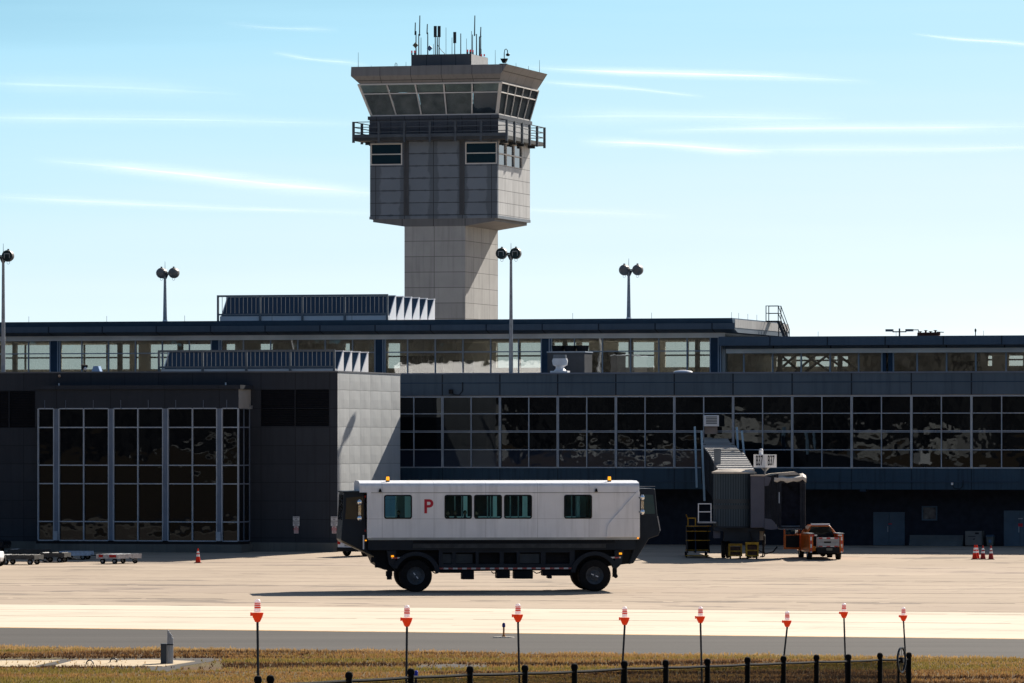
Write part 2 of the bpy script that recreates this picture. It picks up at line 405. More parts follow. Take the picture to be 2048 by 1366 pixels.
def soil_mat():
    m, nt, b = new_mat('dry_grass_soil'); b.inputs['Roughness'].default_value = .95; b.inputs['Specular IOR Level'].default_value = .1
    f1 = noise(nt, .22, 5); f2 = noise(nt, 1.4, 6, stretch=(1, .5, 1)); f3 = noise(nt, 9, 4)
    c = mix_col(nt, ramp(nt, f1, .4, .6), (.14,.08,.04), (.13,.105,.035))
    c = mix_col(nt, ramp(nt, f2, .45, .65), c, (.16,.105,.05)); c = mix_col(nt, ramp(nt, f3, .4, .7, 0, .6), c, (.04,.026,.016))
    nt.links.new(c, b.inputs['Base Color']); bump(nt, b, noise(nt, 6, 6), .12); return m
def conc_mat(name, ca, cb, slab=7.6, crack=.55):
    m, nt, b = new_mat(name); b.inputs['Roughness'].default_value = .9; b.inputs['Specular IOR Level'].default_value = .12
    tc = N(nt, 'TexCoord'); mp = N(nt, 'Mapping'); mp.inputs['Rotation'].default_value = (0, 0, R(15)); nt.links.new(tc.outputs['Object'], mp.inputs[0])
    sp = N(nt, 'SeparateXYZ'); nt.links.new(mp.outputs[0], sp.inputs[0])
    c = mix_col(nt, ramp(nt, noise(nt, .035, 5), .35, .65), ca, cb)
    cell = N(nt, 'CombineXYZ')
    for i in range(2): nt.links.new(math_n(nt, 'FLOOR', math_n(nt, 'DIVIDE', sp.outputs[i], slab)), cell.inputs[i])
    wz = N(nt, 'TexWhiteNoise'); nt.links.new(cell.outputs[0], wz.inputs[0])
    c = mix_col(nt, ramp(nt, wz.outputs['Value'], 0, 1, 0, .30), c, tuple(x*.78 for x in ca))
    c = mix_col(nt, ramp(nt, noise(nt, .5, 6, vec=mp.outputs[0], stretch=(.25, 1.6, 1)), .45, .75, 0, .35), c, tuple(x*.72 for x in ca))
    # sealed joints (dark tar) on some of the slab lines, and wandering cracks
    jx = line_mask(nt, sp.outputs[0], 0, slab, .10); jy = line_mask(nt, sp.outputs[1], 0, slab, .42)
    gate = ramp(nt, noise(nt, .045, 3, vec=mp.outputs[0], stretch=(.5, 2, 1)), .44, .56)
    j = math_n(nt, 'MULTIPLY', math_n(nt, 'MAXIMUM', math_n(nt, 'MULTIPLY', jx, .5), jy), gate)
    c = mix_col(nt, math_n(nt, 'MULTIPLY', j, crack), c, (.10,.085,.07))
    t = ramp(nt, noise(nt, .20, 5, vec=mp.outputs[0], stretch=(.55, 1.0, 1), rough=.6), .585, .61)
    c = mix_col(nt, math_n(nt, 'MULTIPLY', t, .6 if crack > .5 else .12), c, (.12,.10,.085))
    t2 = ramp(nt, noise(nt, .75, 4, vec=mp.outputs[0], stretch=(.45, 1.0, 1), rough=.6), .625, .65)
    c = mix_col(nt, math_n(nt, 'MULTIPLY', t2, .75 if crack > .5 else .15), c, (.16,.12,.09))
    t3 = ramp(nt, noise(nt, .03, 3, vec=mp.outputs[0], stretch=(.3, 1.6, 1)), .5, .62, 0, .22 if crack > .5 else .06)
    c = mix_col(nt, t3, c, (.26,.20,.17))
    nt.links.new(c, b.inputs['Base Color']); bump(nt, b, noise(nt, 20, 4), .004); return m
def asphalt_mat():
    m, nt, b = new_mat('asphalt'); b.inputs['Roughness'].default_value = .9; b.inputs['Specular IOR Level'].default_value = .15
    c = mix_col(nt, ramp(nt, noise(nt, .3, 6, stretch=(.15, 1.2, 1)), .3, .7), (.040,.037,.035), (.066,.060,.056))
    c = mix_col(nt, ramp(nt, noise(nt, 25, 3), .35, .65, 0, .35), c, (.06,.056,.052))
    nt.links.new(c, b.inputs['Base Color']); bump(nt, b, noise(nt, 40, 3), .006); return m
m_soil = soil_mat(); m_asph = asphalt_mat()
m_apron = conc_mat('apron_concrete', (.37,.295,.222), (.43,.345,.262), crack=.75)
m_pale = conc_mat('pale_concrete', (.60,.52,.41), (.66,.575,.46), 6.0, .3)

xs = [-6000,-1500,-500,-200,-100] + [-60 + 3*i for i in range(41)] + [100,200,500,1500,6000]
ysg = [-6000,-1200,-400,-100,-30,0,20,40,60,80,95] + [100+2.5*i for i in range(52)]
def ground_z(X, Y): return mound_z(X, max(Y, 0)) if Y < E_asp(X)-1 else -.35
sheet('ground', xs, ysg + [233, 240, 300, 500, 1000, 3000, 12000], ground_z, m_soil)
xa = [-260,-180,-120] + [-80 + 4*i for i in range(41)] + [120,180,260]
sheet('apron', xa, list(range(70)), lambda X, Y: apron_z(X, Y) + .010, m_apron, bounds=lambda X, t: E_tan(X) + t*t*430)
sheet('pale_concrete_band', xa, [0,1,2,3], lambda X, Y: .010, m_pale, bounds=lambda X, t: E_asp(X) + t*(E_tan(X)-E_asp(X)-.01))
sheet('taxiway', xa, [0,1,2,3], lambda X, Y: .010, m_asph, bounds=lambda X, t: E_gra(X) + t*(E_asp(X)-E_gra(X)-.01) + (.25*math.sin(X*1.7)*math.sin(X*.6+1) if t == 0 else 0))
m_line = M('taxiway_edge_paint', (.60,.33,.10), .8, 0, .3, 2)
sheet('taxiway_edge_line', xa, [0,1], lambda X, Y: .016, m_line, bounds=lambda X, t: E_asp(X) + .05 + t*.5)

# tar filled expansion joints running the length of the apron
def joint(a, b, x0, x1, w, mat):
    f = band_edge(a, b); rnd = random.Random(a); xs_ = [x0 + (x1-x0)*i/60 for i in range(61)]
    pts = [f(X) + rnd.uniform(-.06, .06) for X in xs_]; vs = []; fs = []
    for X, y in zip(xs_, pts): ww = w*rnd.uniform(.5, 1.2)/2; vs += [(X, y-ww, .016), (X, y+ww, .016)]
    for i in range(60):
        if rnd.random() < .93: fs.append((2*i, 2*i+2, 2*i+3, 2*i+1))
    o = MB().add(vs, fs).build('expansion_joint', mat); o['kind'] = 'structure'
m_tar = M('joint_tar', (.10,.085,.075), .9, 0, .3, 1); m_seam = M('joint_brown', (.42,.30,.20), .9, 0, .2, 1)
joint(1196, 1207.5, -2, 27, .38, m_tar); joint(1183, 1188, 5, 30, .30, m_tar); joint(1196.5, 1203, -28, -14, .35, m_tar)
joint(1219, 1229.5, -25, 25, .22, m_seam); joint(1232, 1247.5, -25, 25, .24, m_seam); joint(1243, 1262, -25, 25, .10, m_seam)
joint(1171, 1174, -30, 4, .30, m_tar); joint(1160, 1163, 8, 36, .30, m_tar)

# concrete pad with an asphalt surround in the grass
def flatpoly(name, pix, z, mat, th=.02):
    pts = [flat(px, py, z)[:2] for px, py in pix]
    o = MB().prism(pts, 'z', z-th, z).build(name, mat); o['kind'] = 'structure'; return o
m_pad = M('pad_concrete', (.50,.40,.27), .9, 0, .15, .5)
flatpoly('pad_surround', [(-60,1334),(200,1334),(300,1343),(345,1344),(365,1332),(445,1319),(420,1316),(-60,1319)], .014, m_asph)
flatpoly('concrete_pad', [(-60,1333),(60,1333),(120,1320),(-60,1321)], .030, m_pad)
flatpoly('concrete_pad_strip', [(100,1333),(190,1333),(235,1320),(150,1320)], .034, m_pad)
flatpoly('concrete_pad_end', [(195,1332.5),(325,1332.5),(390,1322),(305,1319),(240,1320)], .030, m_pad)
flatpoly('dirt_patch', [(830,1337),(960,1337),(975,1331),(905,1328),(840,1331)], .014, m_asph)
flatpoly('asphalt_tongue', [(1010,1308),(1120,1309),(1110,1304),(1005,1304)], .016, m_asph)

def grass_tufts():
    rnd = random.Random(3); m = MB(); vs = []; fs = []
    mats = []
    n = 0
    while n < 62000:
        Y = rnd.uniform(163, 212); X = rnd.uniform(-.095*Y, .095*Y)
        if Y > E_gra(X) + .35*math.sin(X*.9)+.3*math.sin(X*2.3+1)+.2*math.sin(X*5.1) + rnd.uniform(-.7, .25): continue
        px = 1024 + X/Y*F; py = HZ + CAMZ*F/Y
        if px < 400 and 1317 < py < 1334.5 and rnd.random() > .04: continue
        if 300 < px < 445 and 1317 < py < 1344 and rnd.random() > .1: continue
        if 830 < px < 975 and 1329 < py < 1337 and rnd.random() > .15: continue
        if 1005 < px < 1115 and 1303 < py < 1309 and rnd.random() > .1: continue
        z = mound_z(X, Y); h = rnd.uniform(.04, .13) * (1.5 if rnd.random() < .06 else 1); a = rnd.uniform(0, 6.283)
        for k in range(3):
            b = a + k*2.1 + rnd.uniform(-.4, .4); w = rnd.uniform(.012, .03); l = rnd.uniform(.02, .08)
            o = len(vs); dx, dy = math.cos(b), math.sin(b)
            vs += [(X - dy*w, Y + dx*w, z-.01), (X + dy*w, Y - dx*w, z-.01), (X + dx*l, Y + dy*l, z + h)]; fs.append((o, o+1, o+2))
        n += 1
    mt, nt, b = new_mat('grass_blades'); b.inputs['Roughness'].default_value = .8; b.inputs['Specular IOR Level'].default_value = .15
    f1 = noise(nt, .16, 4, stretch=(.5, 1.3, 1)); f2 = noise(nt, 2.5, 4)
    f3 = noise(nt, .30, 4, stretch=(.14, .75, 1), rough=.5)
    cr = N(nt, 'ValToRGB'); nt.links.new(math_n(nt, 'MULTIPLY_ADD', f1, .25, math_n(nt, 'MULTIPLY', f3, .75)), cr.inputs[0])
    st_ = [(.38, (.035,.018,.011)), (.45, (.075,.037,.02)), (.485, (.33,.18,.07)), (.535, (.27,.185,.05)), (.60, (.17,.15,.032)), (.66, (.34,.21,.085))]
    while len(cr.color_ramp.elements) < len(st_): cr.color_ramp.elements.new(.5)
    for e_, (p_, c_) in zip(cr.color_ramp.elements, st_): e_.position = p_; e_.color = (*c_, 1)
    c = cr.outputs[0]
    c = mix_col(nt, ramp(nt, f2, .52, .75, 0, .5), c, (.46,.29,.12))
    ge = N(nt, 'NewGeometry'); sp = N(nt, 'SeparateXYZ'); nt.links.new(ge.outputs['Position'], sp.inputs[0])
    edge = math_n(nt, 'MULTIPLY_ADD', sp.outputs[0], .265, sp.outputs[1])      # straw coloured verge beside the asphalt
    c = mix_col(nt, ramp(nt, math_n(nt, 'ADD', edge, math_n(nt, 'MULTIPLY', f3, 5)), 203.6, 206.5, 0, .8), c, (.52,.33,.14))
    nt.links.new(c, b.inputs['Base Color'])
    b.inputs['Subsurface Weight'].default_value = 0
    tr = N(nt, 'BsdfTranslucent'); mx = N(nt, 'MixShader'); mx.inputs[0].default_value = .4
    nt.links.new(c, tr.inputs[0]); nt.links.new(b.outputs[0], mx.inputs[1]); nt.links.new(tr.outputs[0], mx.inputs[2])
    nt.links.new(mx.outputs[0], nt.nodes['Material Output'].inputs[0])
    o = m.add(vs, fs); me = bpy.data.meshes.new('grass'); me.from_pydata(vs, [], fs); me.materials.append(mt)
    ob = bpy.data.objects.new('grass', me); COL.objects.link(ob)
    tag(ob, 'short dry brown and green grass growing along the edge of the taxiway', 'grass', kind='stuff')
grass_tufts()

sheet('added_dark_sheet', [-520,-300,-100,120], [-138,-100,-60,-16], lambda X, Y: mound_z(X, 0) + .02, m_asph)  # unseen dark sheet added so the glazing mirrors it instead of brown soil
# dark wood added behind the camera so the glazing mirrors it, not sky
def added_wood():
    rnd = random.Random(11); mb = MB()
    for i in range(330):
        X = rnd.uniform(-620, 320); Y = rnd.uniform(-330, -170); h = rnd.uniform(22, 36); r = rnd.uniform(5, 9)
        t = MB().ball((0,0,0), 1, 9, m=6)
        mb.add([(X + x*r*rnd.uniform(.75,1.25), Y + y*r*rnd.uniform(.75,1.25), 5 + h*.5 + z*h*.62*rnd.uniform(.85,1.15)) for x, y, z in t.v], t.f)
    o = mb.build('added_wood', M('dark_mirrored_wood', (.030,.030,.029), .9, 0, .45, .12))
    tag(o, 'dark wood added out of view to be mirrored in the glazing', 'added_wood', kind='stuff')
added_wood()

def added_pale_blocks():
    # made-up pale blocks, unseen, placed where the glazing will mirror them
    rnd = random.Random(4); mb = MB(); X = -430.0
    while X < -190:
        w = rnd.uniform(2.5, 9); h = rnd.choice((7, 9, 11, 13, 15, 24)); Y = rnd.uniform(-158, -140)
        if X < -348: h = min(h, 7)
        if rnd.random() < .38:
            hs = []; n = max(1, int(w/3.2))
            for i in range(n):
                for z in range(int(h/4)): hs.append((X+w*(i+.25)/n, X+w*(i+.75)/n, 1.2+z*4, 3.2+z*4))
            mb.wall(X, X+w, 0, h, Y-.4, Y, hs); mb.box(X, X+w, Y-12, Y-.41, 0, h-.3)
        X += w + rnd.uniform(1, 6)
    o = mb.build('added_pale_blocks', M('pale_render', (.62,.61,.58), .8, 0, .2, .1))
    tag(o, 'made-up pale blocks out of view, mirrored in the terminal glass', 'buildings', kind='stuff')
added_pale_blocks()

# ------------------------------------------------------------------ the terminal
LOC = (BF.o[0], BF.o[1], 0)
VF, VR = 20.0, 23.0              # main facade, recessed ground floor wall
VU, VG, VB = 34.0, 35.4, 51.0    # clerestory roof edge, its glazing, its rear glazing
terminal = thing('terminal_building', 'long navy terminal with a dark curtain wall and a see-through glazed upper storey', 'building', LOC, -TH)
u0 = BF.u(884.7, VF); u9 = BF.u(1942.8, VF); MOD = (u9-u0)/9
UL = u0 - 22*MOD; UR = u0 + 20*MOD
W = lambda py, v, px=1300: BF.w(px, py, v)
w_par, w_seam, w_fb = W(747.5, VF), W(765, VF), W(790.5, VF)
w_t = [W(y, VF) for y in (793, 827, 863, 899.5, 935)]
w_sb, w_sm = W(978, VF), W(962.5, VF)
m_fascia = panel('navy_fascia', (.080,.116,.158), [('u', u0, MOD)], .10, .25, .5, .10, scale=.35, streak=.35)
m_fascia_w = m_fascia
mb = MB().box(u0-1.2*MOD-3.2, UR, VF, VF+13, w_fb, w_par)
mb.build('fascia', m_fascia, terminal)
mb = MB()
mb.box(u0-1.2*MOD-3.2, UR, VF-.10, VF+.35, w_par, w_par+.10); mb.build('parapet_coping', m_alu_dark, terminal)
MB().box(u0-1.2*MOD-3.2, UR, VF-.035, VF, w_seam-.03, w_seam+.03).build('fascia_trim', m_navy, terminal)
m_spb = panel('sill_band', (.030,.064,.10), [('u', u0, MOD)], .06, .4, .45, .10, scale=.4, streak=.6)
MB().box(u0-1.2*MOD-3.2, UR, VF+.02, VF+3.4, w_sb, w_t[4]-.05).build('sill_band', m_spb, terminal)
MB().box(u0-1.2*MOD-3.2, UR, VF-.05, VF+.02, w_sm-.04, w_sm+.03).build('sill_trim', m_navy, terminal)
m_brick = M('dark_brick', (.020,.026,.040), .8, 0, .3, 2.0)
MB().box(UL, UR, VR, VR+26, -.5, w_sb).build('ground_floor_wall', m_brick, terminal)
MB().box(UL, u0-1.2*MOD-3.2, VR, VR+10, w_sb, w_par-.3).build('side_wall', m_brick, terminal)
MB().box(UL, UR, VF+13, VB+2, w_par-1.2, w_par-.25).build('lower_roof', M('roof_felt', (.07,.07,.075), .9), terminal)
# curtain wall: one window per structural bay, its bars are the frame
for k in range(-2, 15):
    ua, ub = u0 + (k)*MOD, u0 + (k+1)*MOD
    if k == -2: ua = ub - MOD*.7
    win = MB().box(ua+.02, ub-.02, VF+.12, VF+.20, w_t[1]-(w_t[1]-w_t[3]), w_t[0]).build('window', m_dkglass, terminal)
    MB().box(ua+.02, ub-.02, VF+.10, VF+.20, w_t[4], w_t[3]).build('spandrel', m_spandrel if k < 5 else m_dkglass, terminal)
    fr = MB(); um = (ua+ub)/2
    for x, hw in ((ua+.045, .030), (um, .030), (ub-.045, .030)): fr.box(x-hw, x+hw, VF-.02, VF+.12, w_t[4], w_t[0])
    for i, w in enumerate(w_t):
        hh = (.04, .03, .10, .03, .035)[i]
        if i == 2:
            fr.box(ua+.02, ub-.02, VF-.01, VF+.11, w+.02, w+.065); fr.box(ua+.02, ub-.02, VF-.01, VF+.11, w-.065, w-.02)
        else: fr.box(ua+.02, ub-.02, VF-.01, VF+.11, w-hh, w+hh)
    fr.build('window_frame', m_alu, win)
# ground floor doors, window
m_door = M('door_blue', (.075,.12,.17), .5, 0, .15)
for (a, b, t, sgn) in ((1750, 1807, 1027, 1), (2011, 2070, 1024, 2)):
    ua, ub = BF.u(a, VR), BF.u(b, VR); wt = BF.w(a, t, VR); um = (ua+ub)/2
    d = MB().box(ua, um-.012, VR-.08, VR-.012, .52, wt).box(um+.012, ub, VR-.08, VR-.012, .52, wt).build('door', m_door, terminal, label='blue double door in the dark ground floor wall')
    MB().box(ua-.10, ua, VR-.09, VR-.012, .52, wt+.1).box(ub, ub+.10, VR-.09, VR-.012, .52, wt+.1).box(ua, ub, VR-.09, VR-.012, wt, wt+.1).build('door_frame', m_door, d)
    MB().box(um-.10, um-.05, VR-.14, VR-.085, 1.45, 1.85).build('handle', m_alu, d)
    if sgn == 1: MB().box(ua+.95, ua+1.2, VR-.095, VR-.081, wt-.75, wt-.68).build('door_sign', m_signred, d)
    else:
        MB().box(ua+.9, ua+1.2, VR-.095, VR-.081, wt-1.0, wt-.78).build('door_sign', m_signred, d)
        MB().box(ua+.9, ua+1.2, VR-.095, VR-.081, wt-.48, wt-.42).build('door_plate', m_alu, d)
        MB().box(um+.35, um+.75, VR-.095, VR-.081, wt-1.1, wt-.55).build('notice', m_white, d)
ua, ub = BF.u(1844, VR), BF.u(1875, VR); wa, wb = BF.w(1860, 1041, VR), BF.w(1860, 1012, VR)
win = MB().box(ua+.1, ub-.1, VR-.04, VR-.012, wa+.1, wb-.1).build('window', M('grimy_pane', (.13,.135,.14), .15, 0, .8, 1.4), terminal, label='small square window in the dark ground floor wall')
MB().wall(ua, ub, wa, wb, VR-.09, VR-.012, [(ua+.1, ub-.1, wa+.1, wb-.1)]).build('window_frame', m_door, win)

# clerestory: tall part at the left, a lower one at the right
uj = BF.u(97, VU); uj2 = BF.u(1424, VU); MU = (uj2-uj)/12
u_end = BF.u(1469, VU); u_top_end = BF.u(1463, VU)
wr = lambda py, px=900: BF.w(px, py, VU)
m_ufascia = panel('upper_fascia', (.082,.114,.154), [('u', uj, MU)], .10, .25, .5, .08, scale=.35, streak=.2)
m_soffit = M('dark_soffit', (.02,.024,.035), .6, 0, .2)
m_litmetal = panel('sunlit_fascia', (.40,.39,.38), [('v', VU, 1.75)], .05, .5, .5, .1, streak=.25)  # sunlight on the end faces put into this paler tone
w_top, w_s1, w_s2, w_sf = wr(639.0), wr(649), wr(661), wr(669)
MB().prism([(VU+.45, w_s1), (VU+.20, w_top), (VB+1.2, w_top), (VB+1.2, w_s1)], 'x', UL, u_top_end).build('roof', M('roof_edge_blue', (.055,.105,.17), .5, 0, .12), terminal)
MB().prism([(VU, w_s1), (VU, w_s2), (VU+1.1, w_sf+.05), (VB+1.2, w_sf+.05), (VB+1.2, w_s1)], 'x', UL, u_end).build('roof_fascia', m_ufascia, terminal)
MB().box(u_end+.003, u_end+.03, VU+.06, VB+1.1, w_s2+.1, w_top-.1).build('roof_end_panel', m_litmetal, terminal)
MB().box(UL, u_end-1.0, VG-.25, VB+.4, w_sf-.30, w_sf+.05).build('ceiling', m_tan, terminal)
MB().box(UL, UR, VG+.2, VB+.2, w_par-.25, w_par-.15).build('upper_floor', M('floor_tan', (.50,.46,.40), .5, 0, .1), terminal)
# piers and windows of the tall part (module/2 spacing of bars)
pier0 = BF.u(110.5, VG); pier4 = BF.u(1431, VG); PS = (pier4-pier0)/4
w_wb = w_par-.15; w_wt = w_sf-.08; w_tr = BF.w(900, 704, VG)
for k in range(-1, 5):
    uc = pier0 + k*PS
    p = MB().box(uc-.32, uc+.36, VG-.10, VG+.25, w_wb, w_wt).build('pier', m_navy, terminal)
    MB().box(uc-.40, uc-.32, VG-.16, VG+.1, w_wb, w_wt).box(uc-.02+.22, uc+.06+.22, VG-.16, VG-.10, w_wb, w_wt).box(uc+.36, uc+.44, VG-.16, VG+.1, w_wb, w_wt).build('pier_trim', m_alu, p)
    if k == 4: break
    ua, ub = uc+.44, uc+PS-.40
    win = MB().box(ua, ub, VG, VG+.02, w_wb, w_wt).build('window', m_clglass, terminal)
    fr = MB()
    for i in range(1, 6):
        x = uc + PS*i/6; fr.box(x-.038, x+.038, VG-.08, VG+.08, w_wb, w_wt)
    fr.box(ua, ub, VG-.07, VG+.07, w_wt-.08, w_wt)
    for i in range(6):
        xa = ua if i == 0 else uc+PS*i/6+.045; xb = ub if i == 5 else uc+PS*(i+1)/6-.045
        fr.box(xa, xb, VG-.06, VG+.06, w_tr-.04, w_tr+.04)
    fr.build('window_frame', m_alu, win)
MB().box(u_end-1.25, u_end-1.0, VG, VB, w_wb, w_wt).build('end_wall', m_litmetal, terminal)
# lower right part
RU = VU + .2; RG = VG + .4
wr2 = lambda py, px=1740: BF.w(px, py, RU)
ur0 = BF.u(1437, RU); w2t, w2b, w2s = wr2(672), wr2(690), wr2(696.5)
MB().prism([(RU, w2b), (RU+.06, w2t), (VB+.6, w2t), (VB+.6, w2b+.2), (RU+1.2, w2s), (RU+1.2, w2b)], 'x', ur0, UR).build('roof', m_ufascia, terminal)
MB().box(ur0+.3, UR, RG-.5, VB+.3, w2s-.30, w2s+.02).build('ceiling', m_tan, terminal)
rp = [BF.u(x, RG) for x in (1444, 1488, 1545.5, 1602.5, 1660.5, 1717.5, 1764)]
rq = [BF.u(x, RG) for x in (1787, 1834.5, 1893.5, 1952, 2012.5, 2072)]
w_rt = w2s-.05
for g in (rp, rq, [rq[-1]+1.4+2.15*i for i in range(7)]):
    win = MB().box(g[0], g[-1], RG, RG+.02, w_wb, w_rt).build('window', m_clglass, terminal)
    fr = MB()
    for x in g: fr.box(x-.05, x+.05, RG-.08, RG+.08, w_wb, w_rt+.02)
    for a_, b_ in zip(g[:-1], g[1:]): fr.box(a_+.05, b_-.05, RG-.06, RG+.06, w_rt-.09, w_rt)
    fr.build('window_frame', m_alu, win)
for a_, b_ in ((ur0+.05, rp[0]-.09), (rp[-1]+.06, rp[-1]+.3), (rq[0]-.36, rq[0]-.06)):
    MB().box(a_, b_, RG-.10, RG+.2, w_wb, w_rt).build('pier', m_navy, terminal)
# rear glazing wall with its solid stretches
def rear(ua, ub, wt, openings, wsill, whead):
    hs = [(BF.u(a, VB), BF.u(b, VB), wsill, whead) for a, b in openings]
    MB().wall(ua, ub, w_wb, wt, VB, VB+.25, hs).build('rear_wall', m_tan, terminal)
    fr = MB()
    for a, b, c, d in hs:
        n = max(1, round((b-a)/2.1))
        for i in range(1, n): x = a+(b-a)*i/n; fr.box(x-.06, x+.06, VB+.05, VB+.2, c, d)
        mid = (c+d)/2 - .05
        for i in range(n): fr.box(a+(b-a)*i/n+(.06 if i else 0), a+(b-a)*(i+1)/n-(.06 if i < n-1 else 0), VB+.06, VB+.18, mid-.06, mid+.06)
    fr.build('rear_window_bars', m_brown, terminal)
wS, wH = BF.w(900, 736, VB), BF.w(900, 686, VB)
rear(UL, u_end-1.25, w_wt, [(-200,100),(122,259),(272,277),(300,428),(452,470),(520,545),(690,702),(776,800),(992,1086),(1108,1152),(1163,1178),(1236,1308),(1330,1420)], wS, wH)
rear(u_end-.9, UR, w_rt, [(1447,1478),(1489,1511),(1553,1582),(1592,1618),(1630,1660),(1668,1696),(1976,1984),(2018,2046)], BF.w(1600,733,VB), BF.w(1600,706,VB))
# things that stand inside the upper storey and show as dark shapes
for k, (a, b, t, v) in enumerate(((800,868,712,42), (905,930,720,44), (1178,1235,704,43), (1240,1252,735,40), (1905,1948,722,42))):
    MB().box(BF.u(a, v), BF.u(b, v), v, v+2.5, w_wb, BF.w(a, t, v)).build('partition', m_black, terminal)
br = MB(); vb = 47.5
for a, b in ((1553,1600),(1600,1553),(1600,1660),(1640,1590),(1640,1696),(1665,1610),(1668,1720)):
    br.bar((BF.u(a, vb), vb, BF.w(a, 703, vb)), (BF.u(b, vb), vb+.1, BF.w(b, 744, vb)), .16)
br.build('truss', m_brown, terminal)
cl = MB()
for x in (30, 240, 360, 585, 705, 846, 1130, 1262, 1395, 1475, 1560, 1680): cl.box(BF.u(x, 44)-.15, BF.u(x, 44)+.15, 43.8, 44.2, w_wb, w_wt if x < 1440 else w_rt)
cl.build('columns', m_tan, terminal)
rd = MB()
for px in (53, 209, 365, 540, 700, 1142, 1300, 1460): rd.tube((BF.u(px, VU), VU+.5, w_top-.05), (BF.u(px, VU), VU+.5, w_top+.42), .014, n=5)
for px in (1634, 1790, 1965): rd.tube((BF.u(px, RU), RU+.4, w2t-.05), (BF.u(px, RU), RU+.4, w2t+.34), .014, n=5)
for v in (37, 40, 43): rd.tube((u_top_end-.15, v, w_top-.05), (u_top_end-.15, v, w_top+.42), .014, n=5)
rd.build('lightning_rods', m_steel_dark, terminal)
cond = MB(); uu = BF.u(905, VF)
cond.path([(uu, VF-.06, w_seam-.5), (uu+.1, VF-.08, w_seam-.8), (uu+.5, VF-.08, w_seam-.85), (uu+.75, VF-.06, w_seam-.55), (uu+.75, VF-.05, w_seam+.05)], .03)
cond.build('conduit', m_black, terminal)
uu = BF.u(904, VF); MB().box(uu-.12, uu+.12, VF-.45, VF-.10, w_seam-.75, w_seam-.45).build('camera_box', m_black, terminal)
uu = BF.u(1905, VF); cond = MB().path([(uu, VF-.06, w_sm-.15), (uu+.1, VF-.06, w_sm-.42), (uu+.5, VF-.06, w_sm-.5), (uu+.72, VF-.06, w_sm-.3), (uu+.75, VF-.06, w_sm+.1)], .025).build('conduit', m_black, terminal)
MB().box(uu-.06, uu+.06, VF-.2, VF-.03, w_sm-.22, w_sm-.06).build('wall_lamp', m_white, terminal)
uu = BF.u(1725, VF); MB().box(uu-.2, uu+.2, VF+.1, VF+.6, w_sb-.14, w_sb).build('soffit_box', m_navy, terminal)

# ------------------------------------------------------------------ the dark block with its glazed bay
annex = thing('annex_building', 'dark panelled block with a tall glazed bay and one sunlit side', 'building', LOC, -TH)
A = lambda py, px=590, v=0: BF.w(px, py, v)
D = BF.v_on_u(800, 0.0)
wP = A(744.5); rows = A(854)-A(891)
pu = BF.u(590.7, 0) - BF.u(522, 0)
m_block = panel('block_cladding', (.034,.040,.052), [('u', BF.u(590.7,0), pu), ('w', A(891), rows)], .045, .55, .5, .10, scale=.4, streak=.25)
m_side = panel('sunlit_side_cladding', (.47,.49,.50), [('v', .25, D/6), ('w', A(891), rows)], .035, .55, .42, .05, scale=.4, pillow=.03, streak=.12)  # far paler than the front: sunlight on this wall put into the colour
UB = -44.0
LV = [(BF.u(522,0), BF.u(590.2,0)-.03, A(852.5), A(816.5)-.04), (BF.u(590.2,0)+.03, BF.u(658,0), A(852.5), A(816.5)-.04),
      (BF.u(522,0), BF.u(590.2,0)-.03, A(816.5), A(779)), (BF.u(590.2,0)+.03, BF.u(658,0), A(816.5), A(779)),
      (BF.u(18,0)-2.4, BF.u(18,0)-.03, A(855), A(781)), (BF.u(18,0)+.03, BF.u(70,0), A(855), A(781))]
BL, BR = BF.u(73, -2.6), BF.u(477, -2.6)
wSill = A(1083)
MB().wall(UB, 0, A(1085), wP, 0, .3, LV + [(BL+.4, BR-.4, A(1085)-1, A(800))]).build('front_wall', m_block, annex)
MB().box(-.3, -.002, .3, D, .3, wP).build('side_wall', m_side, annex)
MB().box(0, .012, 0, D, A(1085), wP-.05).build('sunlit_side_cladding', m_side, annex)
MB().box(UB, -.3, D-.3, D, .3, wP).build('rear_wall', m_block, annex)
MB().box(UB, -.3, .3, D-.3, wP-.7, wP-.5).build('roof', M('annex_roof_felt', (.08,.08,.085), .9), annex)
MB().box(UB, .05, -.05, .33, wP, wP+.09).box(-.33, .05, .33, D+.05, wP, wP+.09).build('parapet_coping', M('coping_grey', (.14,.15,.17), .5, 0, .1), annex)
MB().box(UB, -6, D, VR, -.3, wP-.6).build('link_wing', m_block, annex)
MB().box(UB, .15, -.35, 0, .2, A(1085)).box(.013, .15, 0, D, .2, A(1085)).build('plinth', M('plinth_concrete', (.12,.125,.12), .9, 0, .2, .6, streak=.4), annex)
for a, b, c, d in LV:
    lv = MB(); n = max(4, int((d-c)/.11))
    lv.box(a+.01, b-.01, .16, .19, c+.01, d-.01)
    for i in range(n):
        z = c + (d-c)*(i+.5)/n; lv.add([(a+.01,.04,z-.04),(b-.01,.04,z-.04),(b-.01,.16,z+.03),(a+.01,.16,z+.03),(a+.01,.04,z-.025),(b-.01,.04,z-.025),(b-.01,.16,z+.045),(a+.01,.16,z+.045)],
                                       [(0,3,2,1),(4,5,6,7),(0,1,5,4),(1,2,6,5),(2,3,7,6),(3,0,4,7)])
    lv.build('louvre', M('louvre_black', (.014,.016,.022), .6, 0, .1), annex)
